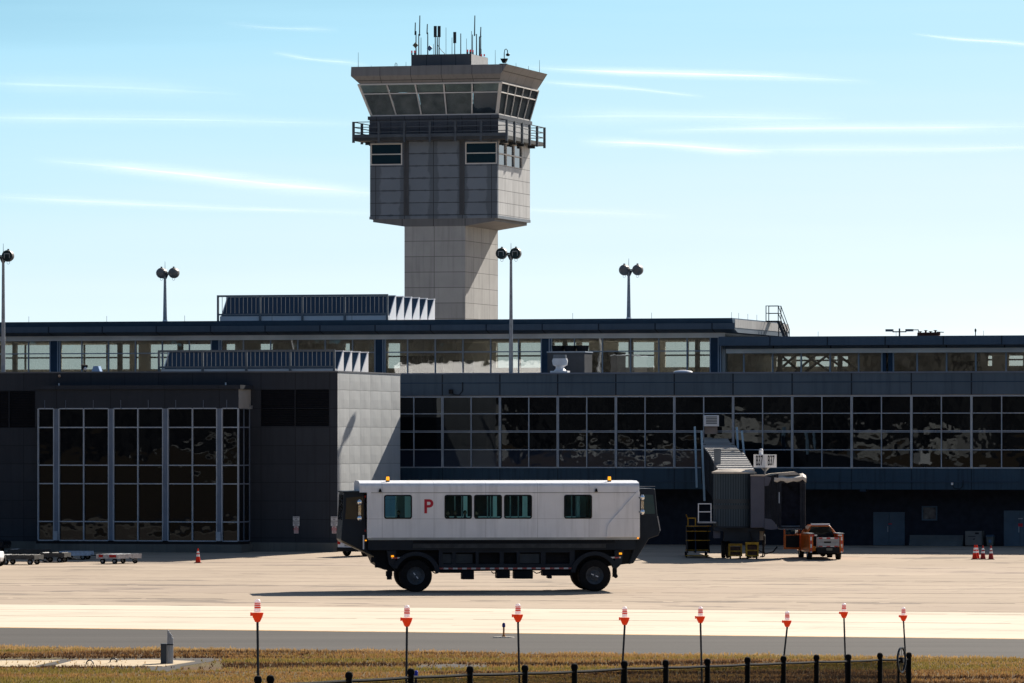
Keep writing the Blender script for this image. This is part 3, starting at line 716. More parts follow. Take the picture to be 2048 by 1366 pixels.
# bay
VBY = -2.6
b_ = lambda py, px=275: BF.w(px, py, VBY)
wy = [b_(y) for y in (1081.5, 1043.5, 967.5, 930.5, 854.8, 817)]
m_bay = panel('bay_head', (.028,.034,.046), [('u', BF.u(113, VBY), BF.u(221, VBY)-BF.u(113, VBY))], .05, .5, .5, .08, streak=.2)
m_bayside = M('bay_side_sunlit', (.30,.30,.30), .5, 0, .1)  # sun on the bay's flank painted in as a paler tone
MB().box(BL, BR, VBY, .0, wy[5], b_(778.5)).build('bay_head', m_bay, annex)
MB().box(BL-.05, BR+.18, VBY-.18, .0, b_(778.5), b_(770.5)).build('bay_cornice', m_bay, annex)
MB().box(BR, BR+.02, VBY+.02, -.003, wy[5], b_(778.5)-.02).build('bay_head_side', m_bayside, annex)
MB().box(BL, BR+.05, VBY-.06, -.05, wy[0]-.22, wy[0]-.05).build('bay_sill', m_black, annex)
MB().box(BL, BR+.3, VBY-.35, -.35, .1, wy[0]-.22).build('bay_plinth', M('plinth_concrete_bay', (.12,.125,.12), .9, 0, .2, .6, streak=.4), annex)
segs = [(75,108.5,()), (116.5,218,(167,)), (225.5,326.5,(275.5,)), (334.5,434.5,(384.5,)), (442.5,477,())]
for a, b, mids in segs:
    ua, ub = BF.u(a, VBY), BF.u(b, VBY)
    win = MB().box(ua, ub, VBY+.15, VBY+.2, wy[0], wy[5]).build('window', m_dkglass2, annex)
    fr = MB(); ms = [ua+.04] + [BF.u(x, VBY) for x in mids] + [ub-.04]
    for x in ms: fr.box(x-.034, x+.034, VBY-.02, VBY+.15, wy[0], wy[5])
    for w in wy:
        for x0, x1 in zip(ms[:-1], ms[1:]): fr.box(x0+.034, x1-.034, VBY-.01, VBY+.15, w-.036, w+.036)
    fr.build('window_frame', m_alu, win)
for a, b in ((108.5,116.5), (218,225.5), (326.5,334.5), (434.5,442.5)):
    MB().box(BF.u(a, VBY), BF.u(b, VBY), VBY+.02, VBY+.2, wy[0], wy[5]).build('mullion', m_alu_dark, annex)
sg = MB().box(BR-.12, BR-.06, VBY+.21, 0, wy[0], wy[5]).build('side_window', m_dkglass2, annex)
fr = MB()
for v in (VBY+.25, -1.3, -.05): fr.box(BR-.06, BR-.02, v-.04, v+.04, wy[0], wy[5])
for w in wy:
    for v0, v1 in ((VBY+.29, -1.34), (-1.26, -.09)): fr.box(BR-.06, BR-.03, v0, v1, w-.04, w+.04)
fr.build('window_frame', m_alu_dark, sg)
rd = MB()
for px in (90, 132, 187, 242, 297, 352, 407, 454): rd.tube((BF.u(px, VBY), VBY-.05, b_(818)), (BF.u(px, VBY), VBY-.05, b_(800)), .018, n=5)
rd.build('drip_rods', m_alu_dark, annex)
for px in (108, 434): 
    uu = BF.u(px+3.5, VBY); MB().box(uu-.16, uu+.16, VBY-.12, VBY-.065, wy[0], b_(1063)).build('kick_plate', m_alu, annex)
for px, py, cc in ((118.5,770,m_white), (452,768.5,m_white)):
    uu, ww = BF.at(px, py, -.1); MB().tube((uu, -.16, ww-.12), (uu, -.16, ww+.12), .05, n=8).build('downlight', cc, annex)
uu, ww = BF.at(120, 752, 0); MB().ball((uu, -.10, ww), .10).build('wall_camera', M('camera_shell', (.5,.35,.25), .4), annex)
uu, ww = BF.at(502, 814, 0); MB().box(uu-.12, uu+.12, -.35, -.01, ww-.14, ww+.1).build('wall_lamp', m_galv, annex)
# wall signs
def wall_sign(px, label):
    ua, wa = BF.at(px-6.5, 1052, -.36); ub, wb = BF.at(px+6.5, 1033, -.36)
    uc = (ua+ub)/2
    t = thing('parking_sign', label, 'sign', BF.world(uc, -.012, wa-.55), -TH, 'white notices on the dark wall')
    w = ub-ua; z0 = .55
    MB().box(-w/2, w/2, -.03, -.002, z0, z0+(wb-wa)).build('sign_plate', M('sign_white', (.62,.62,.64), .5, 0, .05), t)
    MB().box(-w*.34, w*.34, -.03, -.002, z0-.50, z0-.015).build('lower_plate', M('sign_pink', (.60,.52,.52), .5, 0, .05), t)
    text_mesh('LOADING\nAND\nUNLOADING\nPARKING\nONLY', .125, m_black, 'lettering', t, (0, -.034, z0+(wb-wa)/2), (R(90),0,0), sx=.7)
    text_mesh('NO\nPARKING', .115, m_signred, 'lettering', t, (0, -.034, z0-.15), (R(90),0,0), bold=.004, sx=.75)
    text_mesh('LOADING\nZONE', .10, m_signred, 'lettering', t, (0, -.034, z0-.37), (R(90),0,0), sx=.75)
wall_sign(589.5, 'white notice over a small pink one mid-wall right of the glazed bay')
wall_sign(665.5, 'white notice over a small pink one at the sunlit corner of the block')
# ------------------------------------------------------------------ control tower
VT = 78.0
_tu, _ = BF.at(868, HZ, VT)
TP = BF.world(_tu, VT, 0)
TF = Frame(TP[0], TP[1], 0, -TH)
tower = thing('control_tower', 'concrete airport control tower with a flared glazed cab on top', 'control tower', TP, -TH)
tu = lambda px, v=0: TF.u(px, v)
tw = lambda py, px=868, v=0: TF.w(px, py, v)
p0, p1 = tu(740), tu(995); s0, s1 = tu(808.5), tu(930)
TD = TF.v_on_u(1060, p1)
pc = (p0+p1)/2
# shaft
rs = tw(482)-tw(513)
m_shaft = panel('shaft_concrete', (.355,.36,.36), [('u', tu(868), 60), ('w', tw(482), rs), ('v', .2, (TD-.4)/4)], .045, .4, .85, .09, scale=.5, streak=.3)
MB().box(s0, s1, .06, TD-.06, -.3, tw(452)).build('shaft', m_shaft, tower)
# pod
wpb, wpt = tw(432), tw(279.5)
rp_ = tw(356)-tw(380.6)
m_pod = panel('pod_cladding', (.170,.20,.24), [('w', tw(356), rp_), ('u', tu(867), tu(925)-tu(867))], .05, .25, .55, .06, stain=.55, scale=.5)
m_podside = panel('pod_side_sunlit', (.50,.51,.52), [('w', tw(356), rp_), ('v', 0, TD/4)], .05, .3, .5, .06, scale=.5, streak=.5)  # lit copy of the pod cladding, sunlight put into its colour
fw = [(tu(741), tu(804.5), tw(329), tw(285.5)), (tu(930.5), tu(994), tw(329), tw(285.5))]
MB().wall(p0, p1, wpb, wpt, 0, .3, fw).build('pod_front', m_pod, tower)
sd = TF.v_on_u(1044, p1)
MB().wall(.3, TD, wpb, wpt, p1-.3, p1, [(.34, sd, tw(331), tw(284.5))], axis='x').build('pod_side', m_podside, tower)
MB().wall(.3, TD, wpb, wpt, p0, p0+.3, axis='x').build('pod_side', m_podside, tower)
MB().box(p0+.3, p1-.3, TD-.3, TD, wpb, wpt).build('pod_rear', m_pod, tower)
MB().box(p0-.04, p1+.04, -.05, TD+.04, wpb-.22, wpb).build('pod_ledge', m_pod, tower)
m_under = panel('pod_underside', (.15,.155,.165), [('u', tu(867), tu(930)-tu(867))], .05, .3, .6, .1, streak=.2)
i_ = .25
MB().prism([(p0+i_, wpb-.22), (p0+i_, tw(443)), (s0, tw(452.5)), (s1, tw(452.5)), (p1-i_, tw(443)), (p1-i_, wpb-.22)], 'y', .02, TD-.02).build('pod_base', m_under, tower)
for px in (812.5, 924.0):
    x = tu(px); pil = MB(); pil.box(x-.20, x-.08, -.07, 0, tw(430), wpt).box(x+.08, x+.20, -.07, 0, tw(430), wpt).box(x-.08, x+.08, -.02, 0, tw(430), wpt)
    pil.build('pilaster', M('pilaster_grey', (.075,.08,.09), .5, 0, .1), tower)
m_podglass = dark_glass('pod_glass', (.006,.014,.02), .006, .5)
m_mirror = dark_glass('mirror_glass', (.01,.015,.02), .004, .5, ior=2.6)
m_frame = M('cream_frame', (.60,.58,.56), .5, 0, .08)
for a, b, c, d in fw:
    win = MB().box(a+.05, b-.05, .10, .13, c+.05, d-.05).build('window', m_podglass, tower)
    mid = (c+d)/2
    MB().wall(a, b, c, d, -.03, .09, [(a+.09, b-.09, c+.09, mid-.04), (a+.09, b-.09, mid+.04, d-.09)]).build('window_frame', m_frame, win)
win = MB().box(p1-.12, p1-.09, .36, sd-.02, tw(331)+.03, tw(284.5)-.03).build('side_window', m_mirror, tower)
vv = [.34 + (sd-.34)*i/3 for i in range(4)]; ww_ = [tw(331), (tw(331)+tw(284.5))/2, tw(284.5)]
MB().wall(.34, sd, ww_[0], ww_[2], p1-.08, p1+.03, [(vv[i]+.05, vv[i+1]-.05, ww_[j]+.05, ww_[j+1]-.05) for i in range(3) for j in range(2)], axis='x').build('window_frame', m_frame, win)
# gallery wall and balcony
wf0, wf1 = tw(281), tw(273.5)
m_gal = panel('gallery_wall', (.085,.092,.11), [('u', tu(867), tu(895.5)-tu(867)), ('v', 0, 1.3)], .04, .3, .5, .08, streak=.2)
g0, g1 = tu(739), tu(996)
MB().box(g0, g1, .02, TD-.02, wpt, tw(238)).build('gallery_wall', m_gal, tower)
MB().box(g1+.002, g1+.012, .06, TD-.06, wpt+.1, tw(238)-.05).build('gallery_side', M('gallery_side_sunlit', (.48,.49,.50), .5, 0, .1, streak=.3), tower)  # thin skin laid on, its pale colour stands for sunlight
MB().box(g0-.12, g1+.12, -.10, TD+.1, tw(238), tw(231)).build('cab_sill', m_gal, tower)
ov = 1.30
ov = .95; bx0, bx1, by0 = tu(707, -ov), tu(1013.5, -ov), -ov
by1 = TF.v_on_u(1089, bx1)
MB().box(bx0, bx1, by0, -.0, wf0, wf1).box(bx0, g0, 0, TD, wf0, wf1).box(g1+.013, bx1, 0, TD, wf0, wf1).box(bx0, bx1, TD, by1, wf0, wf1).build('balcony_floor', M('balcony_steel', (.06,.065,.07), .6, .2, .25), tower)
bk = MB()
for v in (.8, 3.4, 6, TD-.8):
    bk.box(bx0+.5, g0, v-.1, v+.1, wf0-.25, wf0-.003); bk.box(g1+.013, bx1-.4, v-.1, v+.1, wf0-.25, wf0-.003)
bk.build('balcony_brackets', m_steel_dark, tower)
rl = MB(); wr_ = tw(242.5); rh = wr_-wf1
posts = []
nx = 6
for i in range(nx+1): posts.append((bx0 + (bx1-bx0)*i/nx, by0)); posts.append((bx0 + (bx1-bx0)*i/nx, by1))
for i in range(1, 5): posts.append((bx0, by0+(by1-by0)*i/5)); posts.append((bx1, by0+(by1-by0)*i/5))
for x, y in posts: rl.box(x-.09, x+.09, y-.09, y+.09, wf0-.15, wr_)
for h in (1.0, .66, .33):
    z = wf1 + rh*h
    for y in (by0, by1): rl.bar((bx0, y, z-.03), (bx1, y, z-.03), .06)
    for x in (bx0, bx1): rl.bar((x, by0, z-.03), (x, by1, z-.03), .06)
for y in (by0,): rl.bar((bx0, y-.03, wf1+.08), (bx1, y-.03, wf1+.08), .04, .26)
rl.build('railing', M('railing_grey', (.085,.10,.12), .5, .2, .15), tower)
# cab: outward sloping glass, heavy cornice
c_lo, c_hi = tw(230.5), tw(167); l0, l1 = tu(742.5), tu(994); h0, h1 = tu(722), tu(1007)
e = l0-h0
def cab_pt(t, a, b):      # t 0..1 up the slope; a,b corner signs
    x = (l0 + (h0-l0)*t) if a < 0 else (l1 + (h1-l1)*t)
    y = (0.05 - e*t) if b < 0 else (TD-.05 + e*t)
    return Vector((x, y, c_lo + (c_hi-c_lo)*t))
m_cabglass = clear_glass('cab_glass', (.82,.84,.84), .06, .012, .6, (1,.97,.92))
m_cabglass_side = M('cab_glass_side', (.012,.022,.032), .5, 0, .5, 2, spec=.02)
tm = (tw(186.5)-c_lo)/(c_hi-c_lo)
def cab_side(ca, cb, cols, mat):
    out = .02
    A0, B0, A1, B1 = cab_pt(0,*ca), cab_pt(0,*cb), cab_pt(1,*ca), cab_pt(1,*cb)
    nrm = (B0-A0).cross(A1-A0).normalized()
    win = MB().add([A0, B0, B1, A1, A0+nrm*-.03, B0+nrm*-.03, B1+nrm*-.03, A1+nrm*-.03], [(0,1,2,3),(7,6,5,4),(0,4,5,1),(1,5,6,2),(2,6,7,3),(3,7,4,0)]).build('cab_window', mat, tower)
    fr = MB()
    for i in range(cols+1):
        t = i/cols if i in (0, cols) else i/cols
        t = min(max(t, .006), .994)
        fr.bar(A0.lerp(B0, t)+nrm*.02, A1.lerp(B1, t)+nrm*.02, .11 if i not in (0, cols) else .16, .08)
    for t, w in ((.015, .12), (tm, .09), (.985, .12)):
        fr.bar(A0.lerp(A1, t)+nrm*.025, B0.lerp(B1, t)+nrm*.025, w, .07) if False else fr.bar(A0.lerp(A1, t)+nrm*.025, B0.lerp(B1, t)+nrm*.025, .08, w)
    fr.build('cab_frame', m_frame, win)
cab_side((-1,-1), (1,-1), 5, m_cabglass); cab_side((1,-1), (1,1), 5, m_cabglass_side)
cab_side((1,1), (-1,1), 5, m_cabglass); cab_side((-1,1), (-1,-1), 5, m_cabglass)
m_cabin = M('cab_interior', (.22,.23,.22), .8, 0, .2)
MB().box(l0+.3, l1-.3, .4, TD-.4, c_lo-.2, c_lo+.05).box(l0+.6, l1-.6, 1.2, TD-1.2, c_lo+.05, c_lo+.95).build('console', m_cabin, tower)
MB().box(pc-1.0, pc+1.3, TD*.5, TD*.5+2.0, c_lo+.95, c_hi-.3).build('core', m_cabin, tower)
MB().box(l0+.4, l1-.4, .2, TD-.2, c_hi-.1, c_hi).build('cab_ceiling', M('cab_ceiling', (.32,.31,.30), .8), tower)
def cab_shade(i, t0, t1, mat):
    A0, B0, A1, B1 = cab_pt(0,-1,-1), cab_pt(0,1,-1), cab_pt(1,-1,-1), cab_pt(1,1,-1); nrm = (B0-A0).cross(A1-A0).normalized()*-.10
    f0, f1 = i/5+.008, (i+1)/5-.008
    P = lambda f, t, k=1.0: A0.lerp(B0, f).lerp(A1.lerp(B1, f), t) + nrm*k
    MB().add([P(f0,t0), P(f1,t0), P(f1,t1), P(f0,t1), P(f0,t0,1.4), P(f1,t0,1.4), P(f1,t1,1.4), P(f0,t1,1.4)], FS_).build('window_shade', mat, tower)
FS_ = [(0,3,2,1),(4,5,6,7),(0,1,5,4),(1,2,6,5),(2,3,7,6),(3,0,4,7)]
m_sh1, m_sh2, m_sh3 = M('shade_film', (.42,.44,.45), .7, 0, .35, 1.2), M('upper_shade_film', (.55,.62,.58), .7, 0, .25, 1.0), M('dark_shade_film', (.10,.12,.15), .7, 0, .4, 1.0)
for i_c in range(5):
    cab_shade(i_c, .02, tm-.02, m_sh1 if i_c < 4 else m_sh3); cab_shade(i_c, tm+.02, .97, m_sh2)
blind = MB().prism([(tu(738), tw(182)), (tu(761), tw(182)), (tu(761), tw(170)), (tu(738), tw(170))], 'y', -.45*e-.02, -.45*e+.05).build('blind', m_white, tower)
def frustum(b0, b1, t0, t1, za, zb, ya0, ya1, yb0, yb1):
    return [(b0,ya0,za),(b1,ya0,za),(b1,ya1,za),(b0,ya1,za),(t0,yb0,zb),(t1,yb0,zb),(t1,yb1,zb),(t0,yb1,zb)]
FS = [(0,3,2,1),(4,5,6,7),(0,1,5,4),(1,2,6,5),(2,3,7,6),(3,0,4,7)]
k0, k1 = tu(711), tu(1010.5); r0_, r1_ = tu(704.5, -1), tu(1016, -1)
wk0, wk1, wk2 = tw(166), tw(151.5), tw(133)
m_corn = panel('cornice_metal', (.21,.21,.215), [('u', tu(769), tu(830)-tu(769)), ('v', -1, (TD+2)/5)], .045, .3, .5, .07, scale=.4, streak=.3)
d1 = l0-k0; d2 = l0-r0_
vs1 = frustum(h0+.1, h1-.1, k0, k1, wk0, wk1, -e+.05, TD+e-.05, -d1, TD+d1)
vs2 = frustum(k0, k1, r0_, r1_, wk1, wk2, -d1, TD+d1, -d2, TD+d2)
MB().add(vs1[:4]+vs2[:4]+vs2[4:], [(0,3,2,1)] + [(i, (i+1)%4, 4+(i+1)%4, 4+i) for i in range(4)] + [(4+i, 4+(i+1)%4, 8+(i+1)%4, 8+i) for i in range(4)] + [(8,9,10,11)]).build('cab_cornice', m_corn, tower)
# penthouse on the roof
q0, q1 = tu(822.5, 2.2), tu(942, 2.2)
QD = TF.v_on_u(976, q1)
m_pent = panel('penthouse_metal', (.12,.125,.135), [('u', q0+.05, (q1-q0-.1)/4)], .05, .4, .5, .06)
MB().box(q0, q1, 2.2, QD, wk2-.02, TF.w(880, 108.5, 2.2)).build('penthouse', m_pent, tower)
MB().box(q1+.002, q1+.012, 2.25, QD-.05, wk2+.02, TF.w(880, 109, 2.2)).build('penthouse_side', M('penthouse_sunlit', (.42,.42,.42), .5, 0, .1), tower)  # sunlit tone laid over the penthouse flank as a paler skin
wq = TF.w(880, 108.5, 2.2)
def antenna(px, ytop, v, r=.035, head=None, ybase=None):
    u_ = tu(px, v); zt = TF.w(px, ytop, v); zb = wq if ybase is None else ybase
    m_ = MB().tube((u_, v, zb-.03), (u_, v, zt), r, r*.8, 7)
    if head == 'can': m_.tube((u_, v, zt-.9), (u_, v, zt), .13, n=10)
    if head == 'thick': m_.tube((u_+.1, v, zb+(zt-zb)*.45), (u_+.1, v, zt+.02), .055, n=8); m_.tube((u_, v, zb+(zt-zb)*.45), (u_+.1, v, zb+(zt-zb)*.45), .05, n=6)
    m_.build('antenna', m_steel_dark, tower)
for px, y, v, r, hd in ((832,62,3,.05,None), (837.5,68,5,.05,None), (842,75,4,.028,None), (855.5,66,3,.05,None), (874.5,75,3.2,.05,None), (878,60,3.4,.04,None),
                        (870.5,52,3.2,.045,'can'), (878.3,52,3.6,.045,'can'), (892,55,6,.02,None), (904,75,4.2,.025,None), (909.5,64,3.5,.04,'can'), (921.5,67,4,.045,None),
                        (933,77,7,.02,None), (943,62,4,.025,None), (945,69,5,.04,None), (953,68,5.5,.05,None), (959,73,6,.06,None), (961.5,55,7,.045,None), (867,88,6,.02,None), (962.5,98,7.5,.03,None)):
    antenna(px, y, v, r, hd)
for px, ya, yb, v in ((830,45,70,3), (839,31,72,5), (854,48,68,3), (949,31,72,5.2), (961,54,75,7)):
    u_ = tu(px, v); MB().tube((u_, v, TF.w(px, yb, v)), (u_+.03, v, TF.w(px, ya, v)), .05, .04, 7).tube((u_, v, TF.w(px, yb, v)+.1), (tu(px+2, v), v, TF.w(px, yb, v)+.1), .03, n=6).build('antenna', m_steel_dark, tower)
for px, py, v, c in ((831,90.5,2.9,M('panel_olive', (.14,.13,.09), .6)), (859.5,96.5,2.9,M('panel_blue', (.12,.20,.34), .5))):
    u_, z_ = TF.at(px, py, v); s_ = .24
    MB().prism([(u_, z_-s_), (u_+s_, z_), (u_, z_+s_), (u_-s_, z_)], 'y', v-.05, v).build('antenna_panel', c, tower)
cb = MB().path([(tu(875,3.2), 3.1, TF.w(875,72,3.2)), (tu(876,3.2), 3.05, TF.w(876,90,3.2)), (tu(884,3.2), 3.0, TF.w(884,101,3.2)), (tu(893,3.2), 3.0, wq)], .025).build('cable', m_black, tower)
m_redlamp = lamp('red_lamp', (.7,.02,.03), .12)
for px, v in ((826.5,2.5), (938,2.5), (943,3.2)):
    u_ = tu(px, v); 
    for dx in (-.12, .12): 
        l_ = MB().tube((u_+dx, v, wq+.18), (u_+dx, v, wq+.36), .06, n=8).build('obstruction_lamp', m_redlamp, tower); MB().tube((u_+dx, v, wq-.02), (u_+dx, v, wq+.18), .06, n=8).build('lamp_base', m_black, l_)
u_ = q1-.3; zz = wq
for dx in (-.12, .12):
    l_ = MB().tube((u_+dx, QD-.5, wq+.1), (u_+dx, QD-.5, wq+.28), .06, n=8).build('obstruction_lamp', m_redlamp, tower)
for px, y, v in ((716.5,105,-.4), (990.5,100,1.5), (1032,126,5), (1057,132,7), (1079,120,9.5), (812,124,2), (742.5,131,1)):
    u_ = tu(px, v); MB().tube((u_, v, wk2-.05), (u_, v, TF.w(px, y, v)), .022, .012, 6).build('lightning_rod', m_steel_dark, tower)
hk = MB(); u_ = tu(1008.5, .2); z_ = wk2
hk.path([(u_, .2, z_+.2), (u_, .2, z_+1.0), (u_+.04, .2, z_+1.25), (u_+.16, .2, z_+1.32), (u_+.26, .2, z_+1.2), (u_+.28, .2, z_+.95)], .035)
hk.ball((u_+.30, .2, z_+.85), .17, sc=(1,1,.7)); hk.box(u_-.35, u_+.2, 0, .5, z_-.02, z_+.14); hk.prism([(u_-.3, z_+.55), (u_+.28, z_+.55), (u_+.1, z_+.2), (u_-.12, z_+.2)], 'y', .05, .4)
hk.build('roof_camera', m_black, tower)
u_ = tu(792, .5); MB().path([(u_-.08, .5, wk2-.05), (u_-.08, .5, wk2+.3), (u_, .5, wk2+.4), (u_+.08, .5, wk2+.3), (u_+.08, .5, wk2-.05)], .025).build('roof_hoop', m_steel_dark, tower)

# ------------------------------------------------------------------ sawtooth skylights and their screens
m_slglass = dark_glass('skylight_glass', (.022,.042,.070), .004, .5)
m_scr = M('screen_grey', (.16,.18,.20), .5, .2, .12)
def sky_group(where, pxa, pxb, pyt, pyb, pyc, v0, n, dpx, base_w, nick):
    ua, ub = BF.u(pxa, v0), BF.u(pxb, v0); L = ub-ua
    wt, wb, wc = BF.w(pxa, pyt, v0), BF.w(pxa, pyb, v0), base_w
    # screen of upright bars in front of the first row
    scr = thing('roof_screen', f'barred grey screen in front of the skylights on the {where}', 'screen', BF.world(ua, v0, wc), -TH, 'barred screens on the roofs')
    Z0, Z1 = wb-wc, wt-wc
    fr = MB(); P = 4
    for i in range(P+1): x = L*i/P; fr.box(x-.07, x+.07, -.07, .07, .0, Z1)
    for i in range(P):
        a, b = L*i/P+.07, L*(i+1)/P-.07
        fr.box(a, b, -.06, .06, Z1-.14, Z1); fr.box(a, b, -.06, .06, Z0, Z0+.12)
    fr.build('frame', m_scr, scr)
    for i in range(P):
        brs = MB()
        for j in range(1, 10): x = L*i/P + L/P*j/10; brs.box(x-.014, x+.014, -.03, .03, Z0+.12, Z1-.14)
        brs.build('bars', m_scr, scr)
    MB().box(.12, L, .08, .5, -.4, Z0-.06).build('curb', m_white, scr)
    H = (wt-wb)*1.0
    # depth step so that successive gable ends appear dpx apart
    va = v0 + .55; st = BF.v_on_u(pxb+dpx, ub) - v0
    dpt = st*.82
    nicks = ['front row', 'second row', 'third row', 'fourth row', 'fifth row', 'rearmost row'] if n == 6 else ['front row', 'second row', 'third row', 'rearmost row']
    for k in range(n):
        t = thing('sawtooth_skylight', f'white ended sawtooth skylight on the {where}, {nicks[k]} behind the screen', 'skylight', BF.world(ua, va + st*k, wc), -TH, 'sawtooth skylights on the roofs')
        h0 = .32; Hh = wt-wc-.10
        MB().box(0.1, L, 0, dpt, 0, h0).build('curb', m_white, t)
        MB().add([(.12,0,h0),(L-.06,0,h0),(L-.06,dpt-.1,Hh),(.12,dpt-.1,Hh),(.12,.05,h0),(L-.06,.05,h0),(L-.06,dpt-.04,Hh),(.12,dpt-.04,Hh)], FS).build('glass', m_slglass, t)
        for x in (.0, L-.06):
            MB().prism([(0, h0), (dpt, h0), (dpt, Hh), (dpt-.12, Hh)], 'x', x, x+.06).build('gable', m_white, t)
        MB().box(0, L, dpt+.002, dpt+.05, h0, Hh).build('back_panel', m_white, t)
        MB().box(-.05, L+.02, dpt-.16, dpt+.12, Hh, Hh+.07).build('ridge_cap', m_white, t)
sky_group('upper roof', 436, 774.5, 590.5, 631, 640, VU+4.5, 6, 16.0, w_top, 'upper')
sky_group('dark block', 318, 668.5, 700.5, 736.5, 745, 2.5, 4, 16.8, wP-.35, 'lower')

# ------------------------------------------------------------------ roof furniture
def light_pole(px, py_base, py_lamp, py_rod, v, w_base, away, dxs, label):
    """floodlight mast: tapered pole, cross arm, two drum lamps, finial"""
    u_ = BF.u(px, v); t = thing('floodlight_mast', label, 'floodlight', BF.world(u_, v, w_base), -TH, 'twin floodlight masts')
    zl = BF.w(px, py_lamp, v)-w_base; zr = BF.w(px, py_rod, v)-w_base
    MB().tube((0,0,.08), (0,0,zl), .16, .09, 12).build('pole', m_galv, t, smooth=True)
    MB().box(-.55,.55,-.35,.35,0,.06).tube((0,0,.06), (0,0,.3), .22, .18, 10).build('base_plate', m_white, t)
    MB().tube((0,0,zl-.02), (0,0,zr), .025, .012, 6).build('finial', m_steel_dark, t)
    MB().prism([(-.45, zl-.04), (.45, zl-.04), (.45, zl+.06), (-.45, zl+.06)], 'y', -.06, .06).prism([(-.10, zl-.45), (.10, zl-.45), (.3, zl-.05), (-.3, zl-.05)], 'y', -.05, .05).build('cross_arm', m_steel_dark, t)
    m_sh = M('lamp_shell', (.17,.16,.155), .45, .3, .15)
    for dx in dxs:
        r = .40; c = (dx, 0, zl)
        h = MB(); sg_ = -1 if not away else 1
        prof = [(.05,-.46),(.22,-.42),(.34,-.28),(r,-.05),(r,.16),(r*.97,.26),(r*.90,.27),(r*.9,.20)] 
        prof = [(a, b*-sg_) for a, b in prof] if not away else [(a, b) for a, b in prof]
        h.lathe([(a, (b if away else -b)) for a, b in [(.05,-.46),(.22,-.42),(.34,-.28),(r,-.05),(r,.16),(r*.97,.26)]], c, 18, 'y')
        hd = h.build('floodlight_head', m_sh, t, smooth=True)
        yf = .262 if away else -.262
        MB().tube((dx, yf, zl), (dx, yf*1.06, zl), r*.9, n=18).build('lens', dark_glass('lens_dark', (.012,.018,.02), .003, 3), hd)
        if not away:
            s_ = -.285
            MB().box(dx-.2, dx+.2, s_-.012, s_, zl+.12, zl+.17).box(dx-.2, dx-.16, s_-.012, s_, zl-.16, zl+.12).box(dx+.16, dx+.2, s_-.012, s_, zl-.16, zl+.12).build('reflector', m_galv, hd)
        MB().tube((dx, 0, zl+r-.03), (dx, 0, zl+r+.08), .07, n=8).build('cap', m_sh, hd)
        MB().path([(dx-.1, 0, zl-r+.02), (dx-.08, 0, zl-r-.12), (dx, 0, zl-r-.17), (dx+.08, 0, zl-r-.12), (dx+.1, 0, zl-r+.02)], .012, 5).build('safety_loop', m_black, hd)
light_pole(1022, 745, 507, 486, VF+2.6, w_par-.3, False, (-.66,.36), 'tall floodlight mast on the lower roof right of the control tower, dark lenses facing forward')
light_pole(6.5, 745, 512, 487, 2.2, wP-.5, False, (-.66,.36), 'floodlight mast rising from the dark block at the far left')
light_pole(330, 640, 546, 523, VU+9, w_top, True, (-.28,.68), 'rear facing floodlight mast on the upper roof left of the skylights')
light_pole(1257.5, 635, 540, 517, VU+9, w_top, True, (-.34,.66), 'rear facing floodlight mast on the upper roof right of the control tower')

# cooling unit with three fans, and the white machine before it
va = VF+5; ua, ub = BF.u(1095, va), BF.u(1169, va); zc = BF.w(1130, 705, va)
t = thing('cooling_unit', 'dark rooftop cooling unit with three black fan hoods', 'cooling unit', BF.world(ua, va, w_par-.3), -TH)
L = ub-ua; Hc = zc-(w_par-.3)
MB().box(0, L, 0, 2.2, .25, Hc).build('casing', M('unit_grey', (.07,.075,.085), .5, .2, .15), t)
MB().box(-.05, L+.05, -.05, 2.25, Hc, Hc+.08).build('top_rim', m_alu, t)
MB().box(0, L, 0, 2.2, 0, .25).build('base_frame', m_white, t)
for i in range(3):
    x = L*(.16 + .33*i)+.06
    MB().lathe([(.42,0),(.42,.12),(.48,.42),(.44,.42),(.38,.12)], (x, 1.1, Hc+.08), 14).build('fan_hood', m_black, t)
va2 = VF+2.4; uc, _ = BF.at(1120, 740, va2)
t = thing('roof_ventilator', 'small white rooftop ventilator in front of the dark cooling unit', 'ventilator', BF.world(uc, va2, w_par-.3), -TH)
MB().box(-.62,.62,-.4,.4,.1,.55).build('base', m_white, t, bevel=.03); MB().lathe([(.45,.55),(.30,.7),(.30,.85),(.5,.95),(.56,1.25),(.5,1.42)], (0,0,0), 16).build('drum', m_white, t, smooth=True)
MB().tube((0,0,1.42), (0,0,1.68), .5, .46, 14).build('grille', m_scr, t)
uc, _ = BF.at(1366, 745, VF+2)
t = MB().lathe([(.8,0),(.78,.28),(.6,.40),(.2,.46)], (0,0,0), 18); t.v = [(x*.95, y*.6, z) for x, y, z in t.v]
o = t.build('roof_hood', m_white, smooth=True); o.location = BF.world(uc, VF+2, w_par-.18); o.rotation_euler = (0,0,-TH); tag(o, 'low white domed hood on the lower roof edge', 'roof hood')
uc, _ = BF.at(194, 740, 1.4)
t = thing('roof_vent', 'small pale blue box vent on the dark block roof', 'vent', BF.world(uc, 1.4, wP-.5), -TH)
MB().box(-.18,.18,-.18,.18,.0,.85).build('stack', M('pale_blue', (.25,.38,.6), .4), t); MB().prism([(-.3,.62),(.3,.62),(.17,.98),(-.17,.98)], 'y', -.26, .26).build('cowl', M('pale_blue', (.3,.45,.7), .4), t)
uc, _ = BF.at(170, 740, 1.4)
t = thing('roof_siren', 'small black and white horn siren on a post on the dark block roof', 'siren', BF.world(uc, 1.4, wP-.5), -TH)
MB().tube((0,0,0), (0,0,.85), .05).build('post', m_black, t); MB().tube((-.2,-.1,.92), (.15,.1,.98), .20, .08, 12).build('horn', m_black, t); MB().ball((.03,-.06,.82), .12).build('driver', m_white, t)
